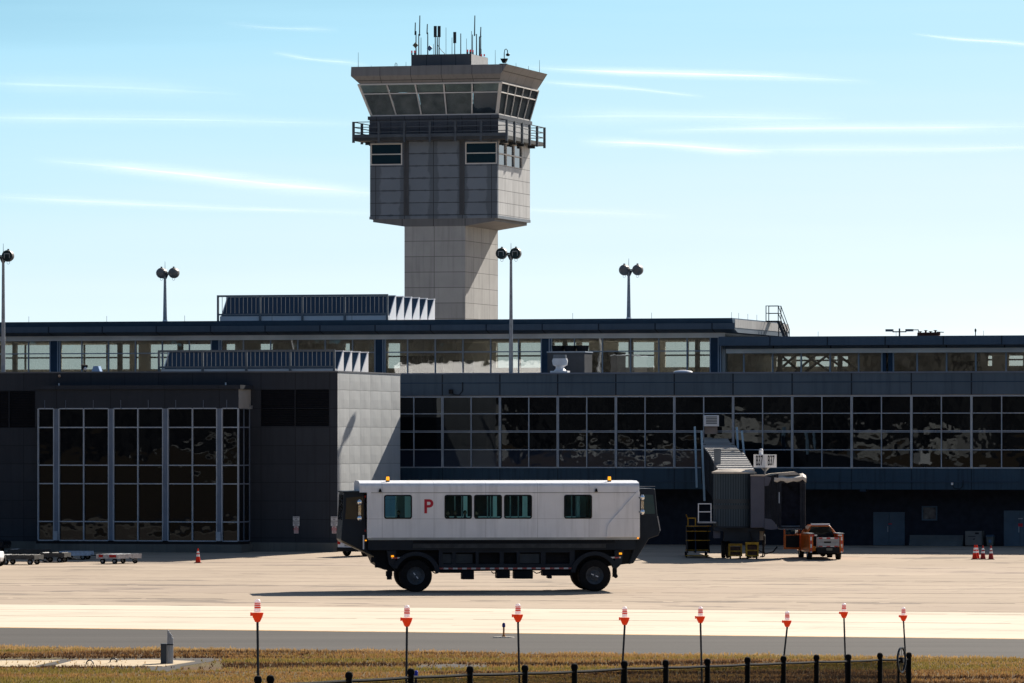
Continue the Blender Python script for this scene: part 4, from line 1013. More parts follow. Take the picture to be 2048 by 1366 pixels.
uc, _ = BF.at(285, 742, 1.6)
o = MB().box(-.22,.22,-.2,.2,0,.62).build('roof_box', m_black, bevel=.05); o.location = BF.world(uc, 1.6, wP-.5); o.rotation_euler = (0,0,-TH); tag(o, 'small black box on the dark block roof left of the lower screen', 'roof box')

# roof ladder with its landing at the end of the upper roof
vl = VU+11.5; ul = u_end+.25; ww0 = BF.w(1548, 664, vl); w_lr = w2t
t = thing('roof_stair', 'dark steel roof stair with a railed landing at the end of the upper roof', 'stair', BF.world(ul, vl, w_lr), -TH)
zl = BF.w(1548, 641.5, vl)-w_lr; zt = BF.w(1548, 612, vl)-w_lr
xa, xb = BF.u(1534, vl)-ul, BF.u(1560, vl)-ul
MB().box(xa, xb, -.5, .5, zl-.1, zl).build('landing', m_steel_dark, t)
rl = MB()
for x in (xa+.03, xb-.03):
    for y in (-.47, .47): rl.tube((x, y, zl), (x, y, zt), .035, n=6)
for y in (-.47, .47):
    for z in (zt, (zl+zt)/2): rl.tube((xa, y, z), (xb, y, z), .03, n=6)
xe = BF.u(1576, vl)-ul
for y in (-.47, .47):
    rl.tube((xb-.03, y, zt), (xe, y, 1.0*.75), .03, n=6); rl.tube((xe, y, 0), (xe, y, .78), .03, n=6); rl.tube((xb-.03, y, (zl+zt)/2), (xe, y, .4), .03, n=6)
for x in (xa+.1, xb-.1): rl.tube((x, 0, 0), (x, 0, zl-.1), .04, n=6)
rl.build('railing', m_steel_dark, t)
st = MB()
for y in (-.42, .38): st.bar((xb-.05, y, zl-.05), (xe-.12, y, .05), .05, .2)
for i in range(6):
    f_ = (i+.5)/6; st.box(xb-.05+(xe-.12-xb)*f_-.11, xb-.05+(xe-.12-xb)*f_+.11, -.39, .35, zl*(1-f_)-.08, zl*(1-f_)-.04)
st.build('steps', m_steel_dark, t)
# T shaped floodlight, rusty plant, small antenna on the right roof
vq = RU+5; uc = BF.u(1799, vq); zt = BF.w(1799, 663, vq)-w2t
t = thing('twin_arm_light', 'grey twin arm light standing on the right hand roof', 'light', BF.world(uc, vq, w2t), -TH)
MB().tube((0,0,0), (0,0,zt+.22), .06).build('post', m_steel_dark, t); MB().box(-.5,.5,-.04,.04,zt-.06,zt+.02).build('arm', m_steel_dark, t)
for s_ in (-1, 1): MB().box(s_*.45, s_*1.0, -.14, .14, zt, zt+.17).build('lamp_head', m_scr, t)
uc = BF.u(1857, vq); m_rust = M('rusty_iron', (.13,.055,.04), .9, 0, .4, 4)
t = thing('rusty_pump', 'rusty brown clump of pipes and valves on the right hand roof', 'pipework', BF.world(uc, vq, w2t), -TH)
rb = MB(); rnd = random.Random(5); rb.box(-.75,.75,-.4,.4,-.02,.14)
rb.tube((-.8,0,.22), (.85,0,.24), .11); rb.build('pipes', m_rust, t)
for i, x in enumerate((-.6,-.2,.15,.5)):
    MB().tube((x,0,.2), (x,0,.38+.08*(i%2)), .07, n=8).tube((x,0,.38+.08*(i%2)), (x,0,.42+.08*(i%2)), .14, n=10).build('valve', m_rust, t)
MB().bar((-1.1,0,.52), (-.72,0,.52), .06).bar((-.74,0,.5), (-.70,0,.1), .06).bar((.6,0,.36), (1.1,.1,.34), .06).build('brackets', m_steel_dark, t)
vq2 = RU+3; uc = BF.u(1951, vq2); t = thing('roof_antenna', 'stubby dark antenna on the right hand roof edge', 'antenna', BF.world(uc, vq2, w2t), -TH)
MB().tube((0,0,0), (0,0,.45), .035).build('mast', m_steel_dark, t); MB().ball((0,0,.42), .09, sc=(.8,.8,1.6)).build('whip_base', m_steel_dark, t)

# ------------------------------------------------------------------ contrails and cirrus streaks
def contrail_mat(name, dens):
    m = bpy.data.materials.new(name); m.use_nodes = True; nt = m.node_tree; nt.nodes.clear()
    o = N(nt, 'OutputMaterial'); tr = N(nt, 'BsdfTransparent'); tl = N(nt, 'BsdfTranslucent'); mx = N(nt, 'MixShader')
    tl.inputs[0].default_value = (.95,.97,1,1)
    uv = N(nt, 'UVMap'); sp = N(nt, 'SeparateXYZ'); nt.links.new(uv.outputs[0], sp.inputs[0])
    d = math_n(nt, 'ABSOLUTE', math_n(nt, 'MULTIPLY_ADD', sp.outputs[1], 2.0, -1.0))
    soft = ramp(nt, d, 0.05, 1.0, 1, 0); soft = math_n(nt, 'POWER', soft, 2.0)
    endf = ramp(nt, math_n(nt, 'ABSOLUTE', math_n(nt, 'MULTIPLY_ADD', sp.outputs[0], 2.0, -1.0)), .45, 1.0, 1, 0)
    nz = math_n(nt, 'MULTIPLY_ADD', noise(nt, .03, 6, stretch=(.10, 1, 7), rough=.75), .7, math_n(nt, 'MULTIPLY', noise(nt, .005, 4, stretch=(.5, 1, 1.5), rough=.6), .6))
    a = math_n(nt, 'MULTIPLY', math_n(nt, 'MULTIPLY', soft, endf), ramp(nt, nz, .45, .85, .05, 1.5))
    a = math_n(nt, 'MULTIPLY', a, dens); a = math_n(nt, 'MINIMUM', a, 1.0)
    nt.links.new(a, mx.inputs[0]); nt.links.new(tr.outputs[0], mx.inputs[1]); nt.links.new(tl.outputs[0], mx.inputs[2]); nt.links.new(mx.outputs[0], o.inputs[0])
    return m
CT = [((1040,134),(1760,163),20,.95,'bright white contrail running right from beside the tower cab'),
      ((1060,160),(1420,193),13,.6,'thin contrail just below the bright one right of the tower cab'),
      ((1150,280),(1560,304),26,.8,'short bright contrail right of the tower at balcony height'),
      ((60,318),(800,392),34,.75,'broad slanting contrail left of the tower pod'),
      ((-80,392),(800,430),18,.5,'long faint contrail low at the left behind the tower'),
      ((540,106),(740,132),13,.45,'short faint contrail left of the tower cab roof'),
      ((1820,67),(2120,97),11,.9,'thin white contrail at the upper right corner of the sky'),
      ((-100,232),(760,248),34,.35,'wide faint cloud streak at the left level with the balcony'),
      ((1060,232),(1700,236),44,.40,'wide soft cloud streak right of the tower balcony'),
      ((1250,262),(2200,250),26,.55,'long cloud streak reaching the right edge of the sky'),
      ((1400,302),(2200,292),24,.35,'faint cloud streak below the long one at the right edge'),
      ((440,48),(680,62),14,.28,'small faint streak high in the left of the sky'),
      ((1000,415),(1360,434),18,.22,'very faint streak right of the tower pod base'),
      ((-100,160),(520,190),50,.22,'broad pale veil of cloud high at the left')]
for i, ((ax, ay), (bx, by), wd, dn, lab) in enumerate(CT):
    Yd = 9000 + 60*i; n = 14; vs = []; fs = []; uvs = []
    wm = wd/F*Yd*.62
    for k in range(n+1):
        t_ = k/n; px = ax+(bx-ax)*t_; py = ay+(by-ay)*t_ + 1.5*math.sin(t_*7+i)
        X, Y, Z = at_depth(px, py, Yd); ww1 = wm*(.75+.5*abs(math.sin(t_*3+i)))
        # lens shaped cross section: real thickness
        vs += [(X, Y, Z-ww1), (X, Y-ww1*.8, Z), (X, Y, Z+ww1), (X, Y+ww1*.8, Z)]
    me = bpy.data.meshes.new('contrail')
    for k in range(n):
        for j in range(4): fs.append((k*4+j, k*4+(j+1)%4, (k+1)*4+(j+1)%4, (k+1)*4+j))
    me.from_pydata(vs, [], fs); uvl = me.uv_layers.new(name='UVMap')
    vy = [0, .5, 1, .5]
    for pl in me.polygons:
        for li in pl.loop_indices:
            vi = me.loops[li].vertex_index; uvl.data[li].uv = ((vi//4)/n, vy[vi % 4])
    me.materials.append(contrail_mat('contrail_vapour', dn*.155))
    o = bpy.data.objects.new('contrail', me); COL.objects.link(o); tag(o, lab, 'contrail', 'contrails and cloud streaks')
# ------------------------------------------------------------------ people: one skinned body each
m_skin = M('skin', (.32,.18,.12), .6, 0, .1, 5)
m_hair = M('hair', (.02,.015,.012), .7, 0, .2, 5)
def skin_body(name, joints, bones, mat, parent, root=0):
    names = list(joints); me = bpy.data.meshes.new(name)
    me.from_pydata([joints[n][0] for n in names], [(names.index(a), names.index(b)) for a, b in bones], [])
    o = bpy.data.objects.new(name, me); COL.objects.link(o); o.parent = parent
    sm = o.modifiers.new('skin', 'SKIN'); sm.use_smooth_shade = True
    lay = me.skin_vertices[0] if len(me.skin_vertices) else None
    for i, n in enumerate(names):
        r = joints[n][1]; lay.data[i].radius = r if isinstance(r, tuple) else (r, r); lay.data[i].use_root = (i == root)
    o.modifiers.new('sub', 'SUBSURF').levels = 1; o.modifiers['sub'].render_levels = 1
    me.materials.append(mat); return o
def person(name, label, loc, rz, cloth, seated=False, hair=None, s=1.0, group=None, arm=(.0, .0)):
    """local +y is where the person faces"""
    t = thing(name, label, 'person', loc, rz, group)
    hip = .93 if not seated else .46
    j = {'pelvis': ((0,0,hip), (.15,.11)), 'waist': ((0,0,hip+.18), (.135,.10)), 'chest': ((0,.01,hip+.38), (.165,.115)), 'neck0': ((0,0,hip+.54), (.075,.07)),
         'neck1': ((0,.015,hip+.60), (.058,.058)), 'head0': ((0,.03,hip+.68), (.072,.088)), 'head1': ((0,.03,hip+.76), (.078,.098)), 'head2': ((0,.02,hip+.82), (.055,.07))}
    b = [('pelvis','waist'),('waist','chest'),('chest','neck0'),('neck0','neck1'),('neck1','head0'),('head0','head1'),('head1','head2')]
    for sd, sx in (('l', -1), ('r', 1)):
        if seated:
            hd = (sx*.16, .36, hip+.08)
            j.update({sd+'hip': ((sx*.09,.04,hip-.02), .085), sd+'knee': ((sx*.11,.44,hip+.02), .06), sd+'ank': ((sx*.11,.42,.09), .042), sd+'toe': ((sx*.12,.60,.05), .038),
                      sd+'sh': ((sx*.19,0,hip+.46), .062), sd+'elb': ((sx*.24,.06,hip+.20), .045), sd+'wr': ((sx*.18,.28,hip+.10), .032), sd+'palm': (hd, (.034,.02))})
        else:
            f = .10*sx
            j.update({sd+'hip': ((sx*.09,0,hip-.06), .088), sd+'knee': ((sx*.10,.03+f*.5,.50), .062), sd+'ank': ((sx*.11,f,.09), .043), sd+'toe': ((sx*.13,f+.19,.045), .038),
                      sd+'sh': ((sx*.19,0,hip+.46), .062), sd+'elb': ((sx*.25,.03+arm[0]*.5,hip+.18), .046), sd+'wr': ((sx*.24,.14+arm[0],hip-.03+arm[1]), .033), sd+'palm': ((sx*.235,.18+arm[0],hip-.11+arm[1]), (.034,.02))})
            hd = j[sd+'palm'][0]
        b += [('pelvis',sd+'hip'),(sd+'hip',sd+'knee'),(sd+'knee',sd+'ank'),(sd+'ank',sd+'toe'),('chest',sd+'sh'),(sd+'sh',sd+'elb'),(sd+'elb',sd+'wr'),(sd+'wr',sd+'palm')]
        for k in range(4):
            fx = (k-1.5)*.021; ln = (.075,.085,.08,.062)[k]
            dn = (0, .7, -.7) if seated else (0, .25, -.97)
            a_ = (hd[0]+fx*.3, hd[1]+fx+.01, hd[2]-.035) if not seated else (hd[0]+fx, hd[1]+.04, hd[2]-.01)
            c_ = tuple(a_[i]+dn[i]*ln*.55 for i in range(3)); e_ = (c_[0]-sx*.012, c_[1]+.012, c_[2]-ln*.42)
            j[f'{sd}f{k}a'] = (a_, .0095); j[f'{sd}f{k}b'] = (c_, .0085); j[f'{sd}f{k}c'] = (e_, .007)
            b += [(sd+'palm', f'{sd}f{k}a'), (f'{sd}f{k}a', f'{sd}f{k}b'), (f'{sd}f{k}b', f'{sd}f{k}c')]
        j[sd+'t1'] = ((hd[0]-sx*.035, hd[1]+.03, hd[2]+.0), .011); j[sd+'t2'] = ((hd[0]-sx*.045, hd[1]+.06, hd[2]-.03), .009)
        b += [(sd+'palm', sd+'t1'), (sd+'t1', sd+'t2')]
    skin_body('body', j, b, cloth, t)
    # head: face, ears, hair laid over the continuous body
    hz = hip+.75
    MB().ball((0,.035,hz), .1, 12, (.80,.98,1.18)).ball((0,.135,hz-.015), .018, 6, (.8,1,1.4)).ball((-.083,.02,hz-.01), .022, 6, (.5,.8,1.3)).ball((.083,.02,hz-.01), .022, 6, (.5,.8,1.3)).build('face', m_skin, t, smooth=True)
    MB().ball((0,.012,hz+.03), .108, 12, (.85,1.0,1.05)).build('hair', hair or m_hair, t, smooth=True)
    eyes = MB()
    for sx in (-1, 1): eyes.ball((sx*.032,.122,hz+.012), .012, 6)
    eyes.ball((0,.124,hz-.062), .022, 6, (1,.3,.3)); eyes.build('eyes_and_mouth', m_black, t)
    return t

# ------------------------------------------------------------------ wheels, shared
def wheel(parent, c, r, w, axis='y', rim=.52, rim_mat=None, tmat=None, face=-1):
    prof = [(r*rim, -w/2), (r*.93, -w/2), (r, -w*.34), (r, w*.34), (r*.93, w/2), (r*rim, w/2)]
    t = MB().lathe(prof + [prof[0]], c, 28, axis, caps=False)
    o = t.build('wheel', tmat or m_rubber, parent, smooth=True)
    rp_ = [(r*rim, -w*.44), (r*rim*.9, -w*.36), (r*.35, -w*.26), (r*.20, -w*.30), (r*.17, -w*.43), (.02, -w*.44)]
    if face > 0: rp_ = [(a, -b) for a, b in rp_]
    q = MB().lathe([(r*rim*.99, 0)] + rp_, c, 20, axis)
    q.build('rim', rim_mat or m_steel_dark, o, smooth=True); return o

# ------------------------------------------------------------------ the mobile lounge
ZB = 288.3
BA = R(5.0)
_bx, _by = (1004-1024)/F*ZB, ZB
_o = (_bx - math.sin(BA)*2.45*1, _by + math.cos(BA)*2.45)
LF = Frame(_o[0], _o[1], 0, BA)
lounge = thing('mobile_lounge', 'long white passenger transporter marked P on tall wheels crossing the apron', 'mobile lounge', (*_o, 0), BA)
NV, FV = -2.45, 2.45
lx = lambda px, v=NV: LF.u(px, v)
lz = lambda py, px=1004, v=NV: LF.w(px, py, v)
m_body = panel('lounge_white', (.78,.79,.82), [('w', lz(1037.5), 30), ('u', lx(868), 2.63)], .02, .62, .38, .04, scale=1.3, streak=.28)
m_lnavy = M('lounge_navy', (.016,.023,.034), .42, 0, .2, 1)
m_lblack = M('lounge_chassis', (.007,.009,.013), .6, 0, .3, 1.5)
m_lglass = clear_glass('lounge_glass', (.74,.94,.97), .008, .004, 1.5, (.8,.9,1), 1.16)
m_lglass_d = dark_glass('lounge_cab_glass', (.010,.014,.016), .01, 1.0, ior=1.3)
xL, xR = lx(736), lx(1278); zb, zs, zr = lz(1075), lz(985.5), lz(962)
wins = [(768,824),(889,944),(948,1004),(1008,1064),(1128,1184)]
hz0, hz1 = lz(1037.5), lz(989.5)
holes = [(lx(a)+.05, lx(b)-.05, hz0+.05, hz1-.05) for a, b in wins]
MB().wall(xL, xR, zb, zs+.02, NV, NV+.07, holes).build('body_side', m_body, lounge)
MB().wall(xL, xR, zb, zs+.02, FV-.07, FV, [(a, b, c, d) for a, b, c, d in holes] + [(lx(1070)+.05, lx(1122)-.05, hz0+.05, hz1-.05)]).build('body_side', m_body, lounge)
MB().box(xL, xL+.07, NV+.07, FV-.07, zb, zs+.02).box(xR-.07, xR, NV+.07, FV-.07, zb, zs+.02).build('body_end', m_body, lounge)
MB().box(xL, xR, NV+.02, FV-.02, zb-.12, zb).build('floor', M('floor_vinyl', (.38,.40,.40), .6), lounge)
rr = .26; H = zr-.09
prof = [(NV-.025, zs+.02), (NV-.02, zs+.06)] + [(NV-.02+rr-rr*math.cos(R(a)), H-rr+rr*math.sin(R(a))) for a in range(0, 91, 15)]
prof = prof + [(-1.2, H+.10)] + [(1.2, H+.10)] + [(-y, z) for y, z in reversed(prof)]
MB().prism(prof, 'x', xL-.42, xR+.015).build('roof', m_body, lounge, smooth=True)
MB().box(xL-.05, xL+.16, NV-.03, NV-.003, zb-.02, zs+.02).build('corner_post', m_body, lounge)
MB().box(xR-.10, xR+.04, NV-.03, NV-.003, zb-.02, zs+.02).build('corner_post', m_body, lounge)
MB().box(xL+.16, xR-.1, NV-.012, NV-.002, zs-.01, zs+.018).build('drip_rail', M('rail_grey', (.25,.26,.28), .5), lounge)
for a, b in wins:
    x0, x1 = lx(a), lx(b)
    w_ = MB().box(x0+.055, x1-.055, NV+.02, NV+.03, hz0+.055, hz1-.055).build('window', m_lglass, lounge)
    MB().ring(rrect(x0, x1, hz0, hz1, .12), rrect(x0+.065, x1-.065, hz0+.065, hz1-.065, .08), 'y', NV-.022, NV-.002).build('window_seal', m_black, w_)
for a, b in wins + [(1070, 1122)]:
    x0, x1 = lx(a), lx(b)
    MB().box(x0+.055, x1-.055, FV-.03, FV-.02, hz0+.055, hz1-.055).build('window', m_lglass, lounge)
MB().box(xL+.1, xR-.1, FV-.10, FV-.075, zb, hz0).box(xL+.1, xR-.1, FV-.10, FV-.075, hz1, zs).build('lining', M('lining_teal', (.50,.76,.82), .7, 0, .1), lounge)
MB().box(xL+.1, xR-.1, NV+.1, FV-.1, zs-.02, zs+.01).build('inner_ceiling', M('ceiling_pale', (.5,.56,.56), .6, 0, .1), lounge)
# interior: grab poles, partitions, bench backs, pale folding curtain wall
for px in (801, 836, 918, 932, 984, 990, 1030, 1046, 1154, 1163): 
    MB().tube((lx(px), .3, zb), (lx(px), .3, zs), .03, n=6).build('grab_pole', m_galv, lounge)
for px in (803, 1170): MB().box(lx(px), lx(px)+.35, .2, FV-.1, zb, zs).build('partition', m_scr, lounge)
m_seat = M('seat_vinyl', (.05,.09,.12), .5)
for px in (780, 800, 900, 920, 955, 985, 1022, 1050, 1140, 1165):
    MB().box(lx(px)-.45, lx(px)+.45, -1.75, -1.3, zb+.40, zb+.50).box(lx(px)-.45, lx(px)+.45, -1.32, -1.22, zb+.5, zb+.95).box(lx(px)-.4, lx(px)+.4, -1.7, -1.35, zb, zb+.40).build('bench_seat', m_seat, lounge)
text_mesh('P', .98, m_signred, 'lettering', lounge, (lx(856.5), NV-.012, (lz(1027)+lz(1001))/2), (R(90),0,0), bold=.022, sx=.98)
tri = [(1274,983),(1216,1049),(1213.5,1059),(1213.5,1074),(1279,1074),(1279,983)]
MB().prism([(lx(x), lz(y)) for x, y in tri], 'y', NV-.075, NV-.003).build('corner_panel', m_body, lounge)
# skirt, chassis, fenders
MB().box(lx(736), lx(1272), NV+.10, FV-.10, lz(1100), zb-.12).build('skirt', m_lnavy, lounge)
MB().box(lx(826), lx(1230), NV+.05, NV+.10, lz(1086), lz(1079)).build('skirt_rail', m_lblack, lounge)
MB().box(lx(826), lx(1212), NV+.03, NV+.10, lz(1096), lz(1088)).build('running_board', M('board_grey', (.05,.055,.06), .6, 0, .3, 3), lounge)
ch = [(736,1100),(744,1112),(752,1129),(768,1139),(786,1143),(880,1143),(1160,1141),(1236,1131),(1262,1128),(1272,1100)]
MB().prism([(lx(x), lz(y)) for x, y in ch], 'y', NV+.55, FV-.55).build('chassis', m_lblack, lounge)
MB().wall(lx(878), lx(1150), lz(1140), lz(1100), NV+.16, NV+.5, [(lx(a), lx(b), lz(1128), lz(1105)) for a, b in ((886,905),(912,952),(958,1000),(1008,1034),(1040,1082),(1092,1140))]).build('equipment_bay', m_lnavy, lounge)
for a, b in ((884,907),(912,946),(1038,1080)): MB().box(lx(a), lx(b), NV+.3, NV+.49, lz(1127), lz(1108)).build('equipment_box', M('box_grey', (.045,.055,.065), .6, 0, .3), lounge)
m_tape = stripes('reflective_tape', (.55,.55,.56), (.33,.04,.04), 'X', .47, .1)
MB().box(lx(878), lx(1146), NV+.13, NV+.155, lz(1138.5), lz(1135.5)).build('reflective_strip', m_tape, lounge)
for a, b in ((783,808),(1216,1242)): MB().box(lx(a), lx(b), NV+.03, NV+.05, lz(1117), lz(1114)).build('reflective_strip', m_tape, lounge)
RW = .83
wz_ = RW; wl_, wr2_ = lx(832), lx(1190)
for wx, s_ in ((wl_, 1), (wr2_, -1)):
    arc_o = [(wx+1.25*math.cos(R(a)), wz_+1.22*math.sin(R(a))) for a in range(8 if s_ > 0 else 20, 161 if s_ > 0 else 173, 8)]
    arc_i = [(wx+1.02*math.cos(R(a)), wz_+1.02*math.sin(R(a))) for a in range(8 if s_ > 0 else 20, 161 if s_ > 0 else 173, 8)]
    MB().prism(arc_o + arc_i[::-1], 'y', NV+.02, NV+.62).build('fender', m_lnavy, lounge)
    MB().prism(arc_o + arc_i[::-1], 'y', FV-.62, FV-.02).build('fender', m_lnavy, lounge)
    xo = wx - s_*1.12
    pts = [(wx - s_*1.0, lz(1101)), (xo - s_*.35, lz(1101)), (xo - s_*.25, lz(1128)), (wx - s_*1.05, lz(1140))]
    MB().prism(pts, 'y', NV+.06, NV+.55).build('bumper_panel', m_lnavy, lounge)
    for y, fc in ((NV+.42, -1), (FV-.42, 1)):
        wo = wheel(lounge, (wx, y, wz_), RW, .62, 'y', .55, M('hub_grey', (.085,.095,.11), .5, .2, .3, 3), face=fc)
        if fc < 0:
            hb = MB()
            for k in range(10):
                a = 2*math.pi*k/10; hb.tube((wx+.30*math.cos(a), y-.28, wz_+.30*math.sin(a)), (wx+.30*math.cos(a), y-.20, wz_+.30*math.sin(a)), .025, n=6)
            hb.build('wheel_nuts', m_steel_dark, wo)
            a0 = R(-52 if s_ > 0 else -22); dx, dz = math.cos(a0), math.sin(a0)
            for k in (-1, 1):
                MB().bar((wx+dx*.05*k, y-.285, wz_+dz*.05*k), (wx+dx*.19*k, y-.285, wz_+dz*.19*k), .04, .05).build('hub_mark', m_white, wo)
MB().tube((wl_, NV+.7, wz_), (wl_, FV-.7, wz_), .16).build('axle', m_lblack, lounge); MB().tube((wr2_, NV+.7, wz_), (wr2_, FV-.7, wz_), .16).build('axle', m_lblack, lounge)
for a, b, y0, y1 in ((925,949,1140,1159),(994,1021,1140,1157),(1029,1067,1141,1158),(1086,1146,1140,1152),(1097,1105,1152,1157.5),(880,925,1140,1146)):
    MB().box(lx(a), lx(b), NV+.25, NV+1.2, lz(y1), lz(y0)).build('tank', m_lblack, lounge, bevel=.03)
hs = MB()
for a, b in ((1068,1086),(866,882),(984,996)):
    hs.path([(lx(a), NV+.4, lz(1143)), (lx((2*a+b)/3), NV+.4, lz(1147)), (lx((a+2*b)/3), NV+.4, lz(1146)), (lx(b), NV+.4, lz(1142))], .03)
hs.build('hoses', m_lblack, lounge)
ex = MB()
for px, py in ((748,1119),(756,1130),(778,1147),(780,1154)): ex.box(lx(px)-.12, lx(px)+.12, NV+.4, NV+.7, lz(py)-.13, lz(py)+.12)
ex.build('step_bracket', m_lblack, lounge); ex = MB().box(lx(776), lx(786), NV+.5, NV+.8, lz(1152), lz(1138)).build('tow_hook', m_lblack, lounge); ex = MB(); ex.box(lx(1228), lx(1236), NV+.5, NV+.8, lz(1155), lz(1130)); ex.ball((lx(1234), NV+.6, lz(1153)), .11); ex.build('tow_gear', m_lblack, lounge)
# driver cabs at both ends
def cab(pts, winpts, wsp, nm, y0, y1):
    c = MB().prism([(lx(x, y0), lz(y, 1004, y0)) for x, y in pts], 'y', y0, y1).build('driver_cab', m_lnavy, lounge, bevel=.05)
    MB().prism([(lx(x, y0), lz(y, 1004, y0)) for x, y in winpts], 'y', y0-.012, y0-.001).build('cab_window', dark_glass('cab_pane_' + nm, (.060,.050,.036) if nm == 'left' else (.035,.070,.082), .012, 1.2), c)  # interior and mirrored tones put into each pane's colour
    p = [(lx(x, y0), lz(y, 1004, y0)) for x, y in wsp]
    MB().prism(p, 'y', y0+.15, y1-.15).build('windscreen', m_lglass_d, c)
    return c
c1 = cab([(688,984),(728,981),(735,1098),(748,1113),(686,1085),(682,1080),(685,1040)], [(693,995),(727,992.5),(727,1038),(690.5,1038)], [(687.2,990),(688.5,990),(685.6,1040),(684.2,1040)], 'left', NV+.35, FV-.35)
MB().bar((lx(683.5), NV+.33, lz(1081)), (lx(748), NV+.33, lz(1113.5)), .04, .05).build('cab_trim', M('trim_bronze', (.22,.17,.10), .4), c1)
MB().box(lx(686), lx(729), NV+.28, FV-.3, lz(986)+.02, lz(983)+.02).build('cab_roof', m_lnavy, c1)
c2 = cab([(1279,977),(1310,977.5),(1314.5,1028),(1320.5,1063),(1317,1071),(1298,1078),(1267,1127),(1257,1129),(1273,1077)], [(1283,989),(1306,990),(1310,1026),(1309,1028),(1283,1028)], [(1309.5,981),(1311.2,981),(1315.6,1026),(1314,1026)], 'right', NV+.45, FV-.35)
MB().box(lx(1278), lx(1312), NV+.40, NV+.55, lz(973.6), lz(973)).build('cab_rail', m_galv, c2)
MB().bar((lx(1315,-2), NV+.43, lz(1033)), (lx(1320.4,-2), NV+.43, lz(1062)), .05, .05).build('grab_rail', m_galv, c2)
# mirrors, beacons, lamps
for x, y0, y1, xb in ((718.5,1004,1036,733), (1283.5,995,1024,1277)):
    mr = MB().ball((lx(x), NV-.32, lz(y0)), .13, 10, (.85,.7,1.1)).ball((lx(x), NV-.32, lz(y1)), .13, 10, (.85,.7,1.1)).box(lx(x)-.07, lx(x)+.07, NV-.36, NV-.26, lz(y1)+.16, lz(y0)-.16)
    mm = mr.build('mirror', m_chrome, lounge, smooth=True)
    MB().path([(lx(xb), NV-.03, lz(y0)), (lx((x+xb)/2), NV-.25, lz(y0)-.05), (lx(x), NV-.32, lz(y0)-.1)], .02).path([(lx(xb), NV-.03, lz(y1)), (lx((x+xb)/2), NV-.25, lz(y1)-.02), (lx(x), NV-.32, lz(y1)-.02)], .02).build('mirror_arm', m_lblack, mm)
m_amber = lamp('amber_lamp', (1.0,.36,.01), .6)
for px in (777.5, 1222):
    b_0 = MB().tube((lx(px), NV+.8, zr-.09), (lx(px), NV+.8, zr+.03), .10, n=10).build('beacon_base', m_lblack, lounge)
    MB().tube((lx(px), NV+.8, zr+.03), (lx(px), NV+.8, zr+.22), .085, .075, 12).build('beacon', m_amber, lounge, smooth=True)
for px, py, d in ((785,1112,.075),(1241,1107.5,.075),(731.5,1080.5,.05),(1276,1076.5,.05)):
    MB().box(lx(px)-d*.9, lx(px)+d*.9, NV-.05, NV+.05 if d > .06 else NV, lz(py)-d*.6, lz(py)+d*.6).build('marker_lamp', m_amber, lounge)
for px in (760, 1192): MB().prism([(lx(px-3), lz(984)), (lx(px+3.2), lz(984)), (lx(px+2), lz(979)), (lx(px), lz(976.5)), (lx(px-2), lz(979))], 'y', NV-.14, NV-.026).build('side_camera', m_lblack, lounge)
m_redm = M('marker_red', (.35,.03,.02), .4)
for px, py in ((730.5,993),(730.5,1061),(1276.3,985.5),(1276.3,1055)): MB().box(lx(px)-.03, lx(px)+.03, NV-.045, NV-.031, lz(py)-.05, lz(py)+.05).build('side_reflector', m_redm, lounge)
m_white2 = MB().box(lx(726), lx(728.3), NV-.02, NV+.15, lz(1098), lz(1070)).build('step_plate', m_white, lounge)
# passengers
m_cl1, m_cl2, m_cl3 = M('cloth_dark', (.02,.022,.028), .8), M('cloth_brown', (.06,.045,.035), .8), M('cloth_grey', (.06,.065,.075), .8)
for i, (px, c, lab) in enumerate(((797,m_cl1,'seated dark passenger behind the leftmost window of the white transporter'), (895.5,m_cl2,'seated passenger at the left of the first window right of the red letter'),
        (911,m_cl1,'seated passenger in the middle of the first window right of the red letter'), (930,m_cl3,'seated passenger at the right of the first window right of the red letter'), (953.5,m_cl2,'seated passenger at the left edge of the middle window of the transporter'))):
    x = lx(px, -1.5)
    person('person', lab, LF.world(x, -1.5, zb+.02), BA + R(180 if i % 2 else 160), c, True, group='passengers in the transporter')

# ------------------------------------------------------------------ gate bridge
JY = 363.6
jx = lambda px, Y=JY: (px-1024)/F*Y
jz = lambda py, Y=JY: CAMZ + (HZ-py)/F*Y
_jg = apron_z(jx(1478), JY)
bridge = thing('passenger_bridge', 'grey telescopic boarding bridge with a round cab head and folded dark canopy', 'boarding bridge', (jx(1470), JY, 0))
JX = jx(1470)
def BX(px, Y=JY): return jx(px, Y)-JX
def BY(Y): return Y-JY
m_jgrey = panel('bridge_corrugated', (.055,.078,.098), [('u', 0, .16)], .05, .45, .5, .08, streak=.25)
m_jdark = M('bridge_dark', (.026,.032,.042), .55, 0, .2)
m_jcol = M('bridge_column_grey', (.10,.104,.135), .55, 0, .1, streak=.15)
m_jtop = M('bridge_cream', (.50,.44,.37), .7, 0, .15, 2)
m_jroof = panel('bridge_roof', (.34,.335,.33), [('v', 0, 1.1)], .10, .35, .6, .12, streak=.2)
